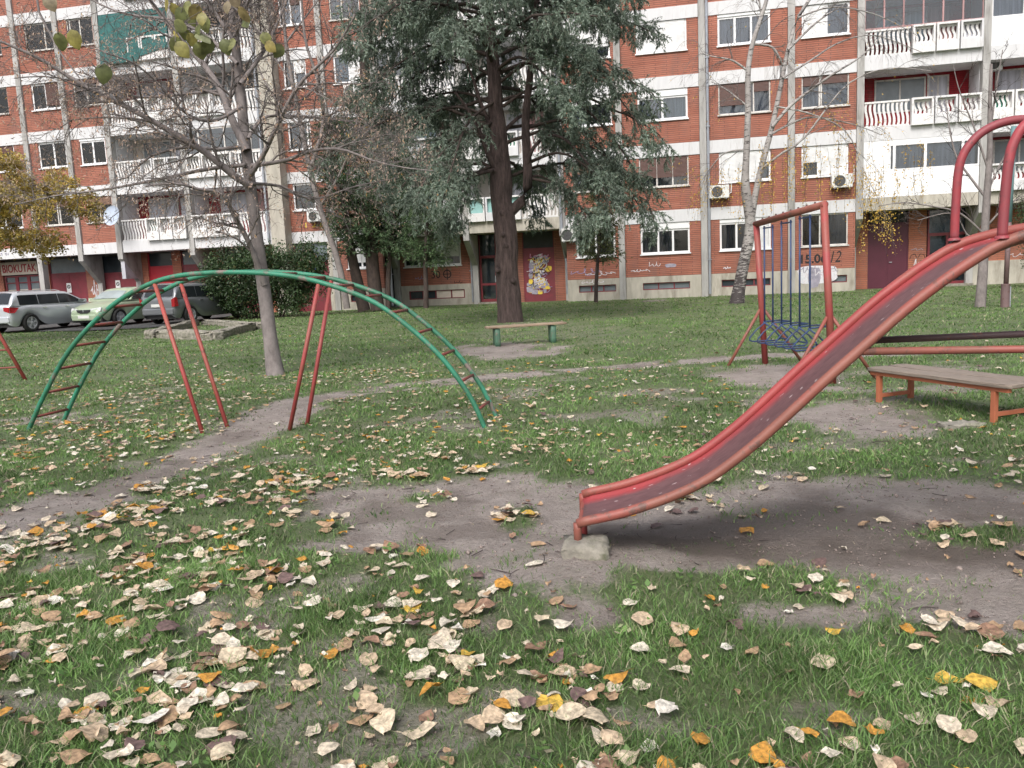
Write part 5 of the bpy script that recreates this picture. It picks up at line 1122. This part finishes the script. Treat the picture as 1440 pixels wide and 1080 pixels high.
# young conifers
Yy=33.2; s_=limb([(599,433),(599,400),(598,370),(600,320),(602,270),(604,225)],Yy,Yy,.11,.03,14)
conifer('young_conifer','young dark green conifer on a thin trunk under the left side of the cedar','x' and [s_],[limb([(598,378),(600,320),(603,240)],Yy,Yy,.06,.02)],'needles_young',110,50,l1=1.35,nl=.12,nw=.035,per=12,t0=.0,up=-.05)
Yy=32.6; s_=limb([(838,425),(839,390),(842,350),(843,310),(842,270),(842,245)],Yy,Yy,.085,.025,14)
conifer('young_conifer','young olive green conifer on a thin trunk right of the graffiti door',[s_],[limb([(841,372),(843,320),(842,262)],Yy,Yy,.05,.02)],'needles_olive',90,60,l1=1.2,nl=.11,nw=.03,per=11,t0=.0,up=.05)
# ---------------------------------------------------------------- other bare trees
def bare(label,trunk,limbs,n1,n2,n3,seed,bk='twig_dark',tb='bark_grey',l=(.6,1.4),leaf=None,drop=-.02,rootname='bare_tree',hang=None):
    b0=trunk[0][0][0]; root=thing(rootname,label,'tree',(b0[0],b0[1],0)); trunkmesh(root,[trunk]+limbs,tb,9)
    P=np.concatenate([x[0] for x in limbs]); R_=np.concatenate([x[1] for x in limbs])
    a=spawn(P,R_,n1,l[0],l[1],.7,drop,6,.5,.008,.12,1,.2,seed,up=.08); b=spawn(*a,n2,l[0]*.5,l[1]*.6,.7,drop*2,5,.6,.005,.15,1,.25,seed+1); c=spawn(*b,n3,.2,.5,.7,drop*3,4,.7,.004,.2,1,.25,seed+2)
    V,F=stack([tubes(*a,4),tubes(*b,3),tubes(*c,3)]); npmesh('twigs',V,F,bk,root); return root,a,b,c
Yb=33.5
bare('slender dark bare tree between the evergreen bush and the three-stemmed conifer',limb([(488,434),(476,370),(452,300),(436,240),(424,180),(412,120),(402,60),(396,-20)],Yb,Yb,.14,.05,18),
 [limb([(436,240),(455,170),(446,110),(430,60),(424,0)],Yb,Yb-.5,.09,.04),limb([(424,180),(395,150),(370,110),(350,60)],Yb,Yb+.5,.05,.02),limb([(450,290),(480,240),(500,180),(512,100)],Yb,Yb-1,.05,.02),limb([(412,120),(380,70),(360,20)],Yb,Yb,.04,.02),limb([(446,110),(480,60),(510,20)],Yb,Yb,.04,.02),limb([(402,60),(440,10),(470,-30)],Yb,Yb,.04,.02)],14,6,2,70,l=(.9,2.2))
Yr=20.7
RT,_,_,_=bare('thin bare tree on the right with spreading twigs, seen through the slide hoop',limb([(1378,432),(1382,380),(1385,320),(1388,270),(1392,210),(1392,150),(1394,90)],Yr,Yr,.13,.035,16),
 [limb([(1384,330),(1350,300),(1310,290),(1270,285),(1235,290)],Yr,Yr-.5,.03,.008),limb([(1388,280),(1365,250),(1345,220),(1335,180),(1330,140)],Yr,Yr+.6,.035,.01),limb([(1388,270),(1410,225),(1430,190),(1450,150)],Yr,Yr,.03,.01),limb([(1390,240),(1370,180),(1350,130),(1340,90)],Yr,Yr,.03,.008),limb([(1386,320),(1415,290),(1450,270)],Yr,Yr-.5,.03,.01),limb([(1392,190),(1400,130),(1410,70)],Yr,Yr,.03,.01),limb([(1385,345),(1360,330),(1340,300),(1290,310)],Yr,Yr+.6,.022,.008)],7,4,2,80,l=(.4,1.0))
# ---------------------------------------------------------------- birch
Yc=28.2; tr=limb([(1036,428),(1041,395),(1048,360),(1055,325),(1054,300),(1048,262),(1050,210),(1052,150),(1052,100),(1058,62),(1075,10),(1090,-50),(1095,-120)],Yc,Yc,.235,.05,28); R0=np.interp(np.linspace(0,1,28),[0,.05,.3,.36,.6,1],[.27,.20,.165,.115,.09,.03])[None]; tr=(tr[0],R0)
l2=limb([(1056,318),(1061,280),(1070,238),(1083,190),(1092,150),(1100,110),(1108,70),(1122,25),(1150,-20),(1170,-80)],Yc,Yc+.3,.115,.035,20)
lb=[limb([(1086,178),(1110,150),(1135,130),(1170,105),(1210,80),(1240,50)],Yc,Yc-.5,.06,.015),limb([(1083,190),(1100,180),(1140,165),(1200,175),(1240,190)],Yc,Yc+.8,.04,.01),limb([(1052,100),(1030,85),(1005,80),(985,75)],Yc,Yc,.04,.012),limb([(1060,62),(1085,66),(1098,85),(1100,92)],Yc,Yc+.2,.045,.03),limb([(1058,62),(1070,20),(1060,-30)],Yc,Yc,.04,.02),limb([(1108,70),(1150,30),(1190,5)],Yc,Yc,.045,.015),
 limb([(1070,238),(1100,215),(1130,195),(1180,130),(1215,105),(1260,95),(1310,100)],Yc,Yc-1,.04,.01),limb([(1052,150),(1020,125),(1000,115)],Yc,Yc+.6,.03,.01),limb([(1050,210),(1020,215),(1000,235),(990,250)],Yc,Yc+.5,.03,.008),limb([(1100,110),(1140,85),(1180,60),(1230,50),(1300,75)],Yc,Yc+1.5,.035,.01),limb([(1122,25),(1170,10),(1230,20),(1290,50)],Yc,Yc,.03,.01),limb([(1092,150),(1140,160),(1190,185),(1215,240),(1240,290)],Yc,Yc-.8,.03,.008)]
base=gnd(1038,427); BI=thing('birch','white barked birch leaning and forked, with a few yellow leaves','tree',tuple(base)); trunkmesh(BI,[tr,l2]+lb,'bark_birch',12)
P=np.concatenate([x[0] for x in lb]);R_=np.concatenate([x[1] for x in lb]); a=spawn(P,R_,9,.6,1.5,.7,-.12,7,.45,.007,.1,1,.18,91,up=.1); b=spawn(*a,5,.5,1.3,.6,-.35,7,.5,.0045,.2,1,.12,92,taper=False); c=spawn(*b,2,.2,.5,.5,-.3,4,.6,.0035,.2,1,.15,93)
V,F=stack([tubes(*a,4),tubes(*b,3),tubes(*c,3)]); npmesh('twigs',V,F,'twig',BI)
pts,_=interp(np.concatenate([b[0][:,:4],c[0]]) if False else b[0],np.random.default_rng(94).uniform(.3,1,(len(b[0]),7))); pts=pts.reshape(-1,3); z=pts[:,2]; r=np.random.default_rng(95)
k=(r.random(len(pts))<np.clip(1.25-(z-3.0)*.30,.03,1)); pts=pts[k]+r.normal(0,.05,(k.sum(),3)); V,F=cards(pts,.06,.05,96,hang=.8); L_=[(V,F)]
# hanging strands of leaves at the right (weeping twigs)
H=[]
for i in range(70):
    px,py=[(1085,205),(1120,190),(1150,200),(1180,205),(1215,215),(1245,225),(1285,200),(1030,240),(1065,215),(1225,270),(1240,280)][i%11]; px+=r.uniform(-25,25); py+=r.uniform(-15,25); s=at(px,py,Yc+r.uniform(-1.2,1.2)); L=r.uniform(.8,2.2); t=np.linspace(0,1,8); q=s[None]+np.stack([np.cumsum(r.normal(0,.03,8)),np.cumsum(r.normal(0,.03,8)),-L*t],-1); H.append(q)
H=np.array(H); Hr=np.full((len(H),8),.0045); V,F=tubes(H,Hr,3); npmesh('hanging_twigs',V,[F],'twig_dark',BI); pts,_=interp(H,r.uniform(.1,1,(len(H),34))); pts=pts.reshape(-1,3)+r.normal(0,.06,(len(H)*34,3)); L_.append(cards(pts,.062,.052,97,hang=.8))
V,F=stack(L_); npmesh('leaves',V,F,'leaves_birch',BI)
# ---------------------------------------------------------------- yellow tree at the left edge
Yl=24.; cx,_,cz=at(10,205,Yl); YT=thing('yellow_tree','tree with golden autumn crown entering from the left edge','tree',(cx-2.6,Yl,0))
tr=(poly([(cx-2.6,Yl,-.05),(cx-2.65,Yl,1.5),(cx-2.6,Yl,3.),(cx-2.4,Yl,5)],10)[None],np.linspace(.16,.06,10)[None]); r=np.random.default_rng(111); LL=[];RRr=[]
for i in range(24):
    a=i*2.4 if i<16 else r.uniform(-.7,.7); e=r.uniform(-.1,.5); D=np.array([math.cos(a)*math.cos(e),math.sin(a)*math.cos(e),math.sin(e)]); s=np.array([cx-2.6,Yl,3.3+(i%16)*.16]); t=np.linspace(0,1,8); L=r.uniform(2.0,3.1)*(1.5 if D[0]>.3 else 1); P=s[None]+D[None]*(L*t)[:,None]; P[:,2]-=.5*t**2; LL.append(P); RRr.append(np.linspace(.045,.01,8))
LL=np.array(LL);RRr=np.array(RRr); trunkmesh(YT,[tr],'bark_grey',10); a=spawn(LL,RRr,20,.4,1.,.8,-.05,5,.5,.006,.15,1,.2,112); b=spawn(*a,5,.2,.45,.8,-.1,4,.5,.004,.2,1,.2,113); V,F=stack([tubes(LL,RRr,6),tubes(*a,3)]); npmesh('branches',V,F,'twig',YT)
pts,_=interp(b[0],r.uniform(0,1,(len(b[0]),30))); pts=pts.reshape(-1,3)+r.normal(0,.06,(pts.size//3,3)); V,F=cards(pts,.085,.055,114,hang=.4); npmesh('leaves',V,[F],'leaves_yellow',YT)
# ---------------------------------------------------------------- bushes
def bush(name,label,cx,cy,blobs,n,size,mat,seed,stems=6):
    root=thing(name,label,'shrub',(cx,cy,0)); r=np.random.default_rng(seed); pts=[];tot=sum(b[3]*b[4]*b[5] for b in blobs)
    nb=[]
    for bx,by,bz,rx,ry,rz in blobs:
        m_=int(n*rx*ry*rz/tot); k=26; cc=nrm(r.normal(0,1,(k,3)))*r.uniform(.45,.95,(k,1)); q=cc[r.integers(0,k,m_)]+r.normal(0,.16,(m_,3)); pts.append(np.array([cx+bx,cy+by,bz])+q*np.array([rx,ry,rz]))
    pts=np.concatenate(pts); pts=pts[pts[:,2]>.02]; V,F=cards(pts,size,size*.45,seed+1,hang=-.2); npmesh('leaves',V,[F],mat,root)
    S=[]
    for i in range(stems*4):
        b=blobs[i%len(blobs)]; e=np.array([cx+b[0]+r.uniform(-.8,.8)*b[3],cy+b[1]+r.uniform(-.6,.6)*b[4],b[2]+r.uniform(0,.8)*b[5]]); s=np.array([cx+(e[0]-cx)*.35,cy+(e[1]-cy)*.3,-.03]); t=np.linspace(0,1,8)[:,None]; q=s+(e-s)*t+np.array([0,0,.3])*np.sin(t*PI)+r.normal(0,.03,(8,3)); S.append(q)
    S=np.array(S); V,F=tubes(S,np.tile(np.linspace(.03,.008,8),(len(S),1)),4); npmesh('stems',V,[F],'bark_dark',root); return root
bx,by,_=at(352,440,35.5)
bush('evergreen_shrub','wide dark evergreen bush standing between the cars and the maroon garage door',-9.95,33.6,[(-1.3,0,1.6,1.2,1.,1.35),(0.1,.1,1.6,1.3,1.1,1.4),(1.6,0,1.7,1.1,1.,1.35),(.9,-.3,.9,1.3,.9,.9),(-.7,-.2,.9,1.3,.9,.9),(-.3,0,2.3,1.1,.8,.85),(2.1,.1,2.2,.7,.7,.8)],42000,.115,'leaves_bush',121)
bx,by,_=at(1462,420,29.)
bush('evergreen_shrub','small dark evergreen shrub at the right edge behind the hoops',bx,29.,[(0,0,2.3,1.0,.9,1.5),(.5,0,1.2,1.0,.9,1.1)],9000,.09,'leaves_bush',131)
# ---------------------------------------------------------------- near branch with hanging leaves
OT=thing('overhanging_tree','leafy branch with large olive and yellow leaves hanging in at the top left','tree',(-4.3,3.4,0))
Yn=4.5
tk=(poly([(-4.3,3.4,-.05),(-4.25,3.4,1.5),(-4.15,3.45,2.8),(-4.0,3.6,4.2)],12)[None],np.linspace(.13,.07,12)[None])
n_l=[(poly([(-4.15,3.45,2.9)]+[tuple(at(x,y,Y_)) for x,y,Y_ in((120,-60,4.2),(200,-12,4.4),(240,35,4.5),(262,62,4.5),(284,92,4.5))],16)[None],np.linspace(.028,.004,16)[None]),
 (poly([(-4.05,3.55,3.6)]+[tuple(at(x,y,Y_)) for x,y,Y_ in((240,-90,4.6),(300,-20,4.7),(335,15,4.7),(372,55,4.7),(395,72,4.7))],16)[None],np.linspace(.025,.003,16)[None]),
 (poly([(-4.15,3.45,2.9)]+[tuple(at(x,y,Y_)) for x,y,Y_ in((-20,-60,3.9),(40,-20,4.),(58,25,4.),(85,75,4.),(118,118,4.))],16)[None],np.linspace(.022,.003,16)[None])]
trunkmesh(OT,[tk]+n_l,'bark_grey',8)
lv=[(232,8),(248,14),(262,10),(274,18),(268,26),(252,22),(283,26),(287,34),(254,36),(258,48),(248,44),(276,44),(270,58),(247,62),(256,70),(286,52),(292,66),(282,72),(318,66),(322,62),(330,2),(318,10),(345,30),(342,22),(374,55),(380,66),(392,72),(84,60),(104,56),(146,104),(70,4)]
simple('leaf_blade_tpl',(.2,.2,.05)); r=np.random.default_rng(140); LV=[];LFq=[];o=0
tt=np.array([0,.15,.4,.65,.87,1.]); ww=np.array([.0,.36,.5,.42,.2,0.]); f=[]
for i in range(5): b_=i*3; f+=[(b_,b_+3,b_+4,b_+1),(b_+1,b_+4,b_+5,b_+2)]
f=np.array(f); TWG=[]
for (x,y) in lv:
    Y_=4.6 if x>300 else (4.0 if x<200 else 4.5); Y_+=r.uniform(-.12,.12); c=at(x,y,Y_); L=r.uniform(.07,.098); Wd=L*.8; d=nrm(np.array([r.normal(0,.5),r.normal(0,.4),-1.])); q=nrm(np.cross(d,np.array([r.normal(0,.7),-1.,r.normal(0,.3)]))); nn=np.cross(d,q); V=[]
    for t_,w_ in zip(tt,ww):
        for s_ in(-1,0,1): V.append(c+d*(t_-.5)*L+q*s_*w_*Wd+nn*(.35*(w_*s_)**2*Wd*r.uniform(.6,1.6)+.12*L*(t_-.5)**2*4))
    LV.append(np.array(V)); LFq.append(f+o); o+=18; top=c-d*L*.5
    # stalk to nearest branch point
    allp=np.concatenate([l[0][0] for l in n_l]); j=np.argmin(np.linalg.norm(allp-top,axis=1)); e=allp[j]; TWG.append(np.array([top,(top+e)/2+np.array([0,0,.015]),e]))
npmesh('leaves',np.concatenate(LV),[np.concatenate(LFq)],'leaves_hanging',OT,smooth=True); V,F=tubes(np.array(TWG),np.full((len(TWG),3),.0018),4); npmesh('leaf_stalks',V,[F],'twig',OT)
# ============================================================ LIGHT, SKY, CAMERA
w=bpy.data.worlds.new('World'); sc.world=w; w.use_nodes=True; nt=w.node_tree; bg=nt.nodes['Background']; sky=nt.nodes.new('ShaderNodeTexSky'); sky.sky_type='NISHITA'; sky.sun_disc=False
ELEV=48; AZ=200  # sun behind the photographer, veiled by cloud
sky.sun_elevation=math.radians(ELEV); sky.sun_rotation=math.radians(AZ); sky.air_density=1.; sky.dust_density=5.; sky.ozone_density=1.
hs=nt.nodes.new('ShaderNodeHueSaturation'); hs.inputs['Saturation'].default_value=.5; nt.links.new(sky.outputs[0],hs.inputs['Color']); nt.links.new(hs.outputs[0],bg.inputs[0]); bg.inputs[1].default_value=.13
sd_=bpy.data.lights.new('sun','SUN'); sd_.energy=1.3; sd_.angle=math.radians(25); sd_.color=(1,.985,.97); so=bpy.data.objects.new('sun',sd_); COL.objects.link(so)
sdir=Vector((math.sin(math.radians(AZ))*math.cos(math.radians(ELEV)),math.cos(math.radians(AZ))*math.cos(math.radians(ELEV)),math.sin(math.radians(ELEV)))); so.rotation_euler=(sdir).to_track_quat('Z','Y').to_euler(); so.location=(0,-20,30)
cam=bpy.data.cameras.new('camera'); co=bpy.data.objects.new('camera',cam); COL.objects.link(co); cam.sensor_width=36; cam.lens=36*FPX/1440; cam.clip_end=1000; cam.clip_start=.05
Mx=Matrix(((cR[0],cU[0],-cF[0],0),(cR[1],cU[1],-cF[1],0),(cR[2],cU[2],-cF[2],EYE),(0,0,0,1))); co.matrix_world=Mx; sc.camera=co
sc.view_settings.view_transform='Standard'; sc.view_settings.look='None'; sc.view_settings.exposure=.68; sc.view_settings.gamma=1
sc.cycles.use_denoising=True; sc.cycles.max_bounces=6; sc.cycles.diffuse_bounces=3; sc.cycles.transparent_max_bounces=8; sc.cycles.caustics_reflective=False; sc.cycles.caustics_refractive=False
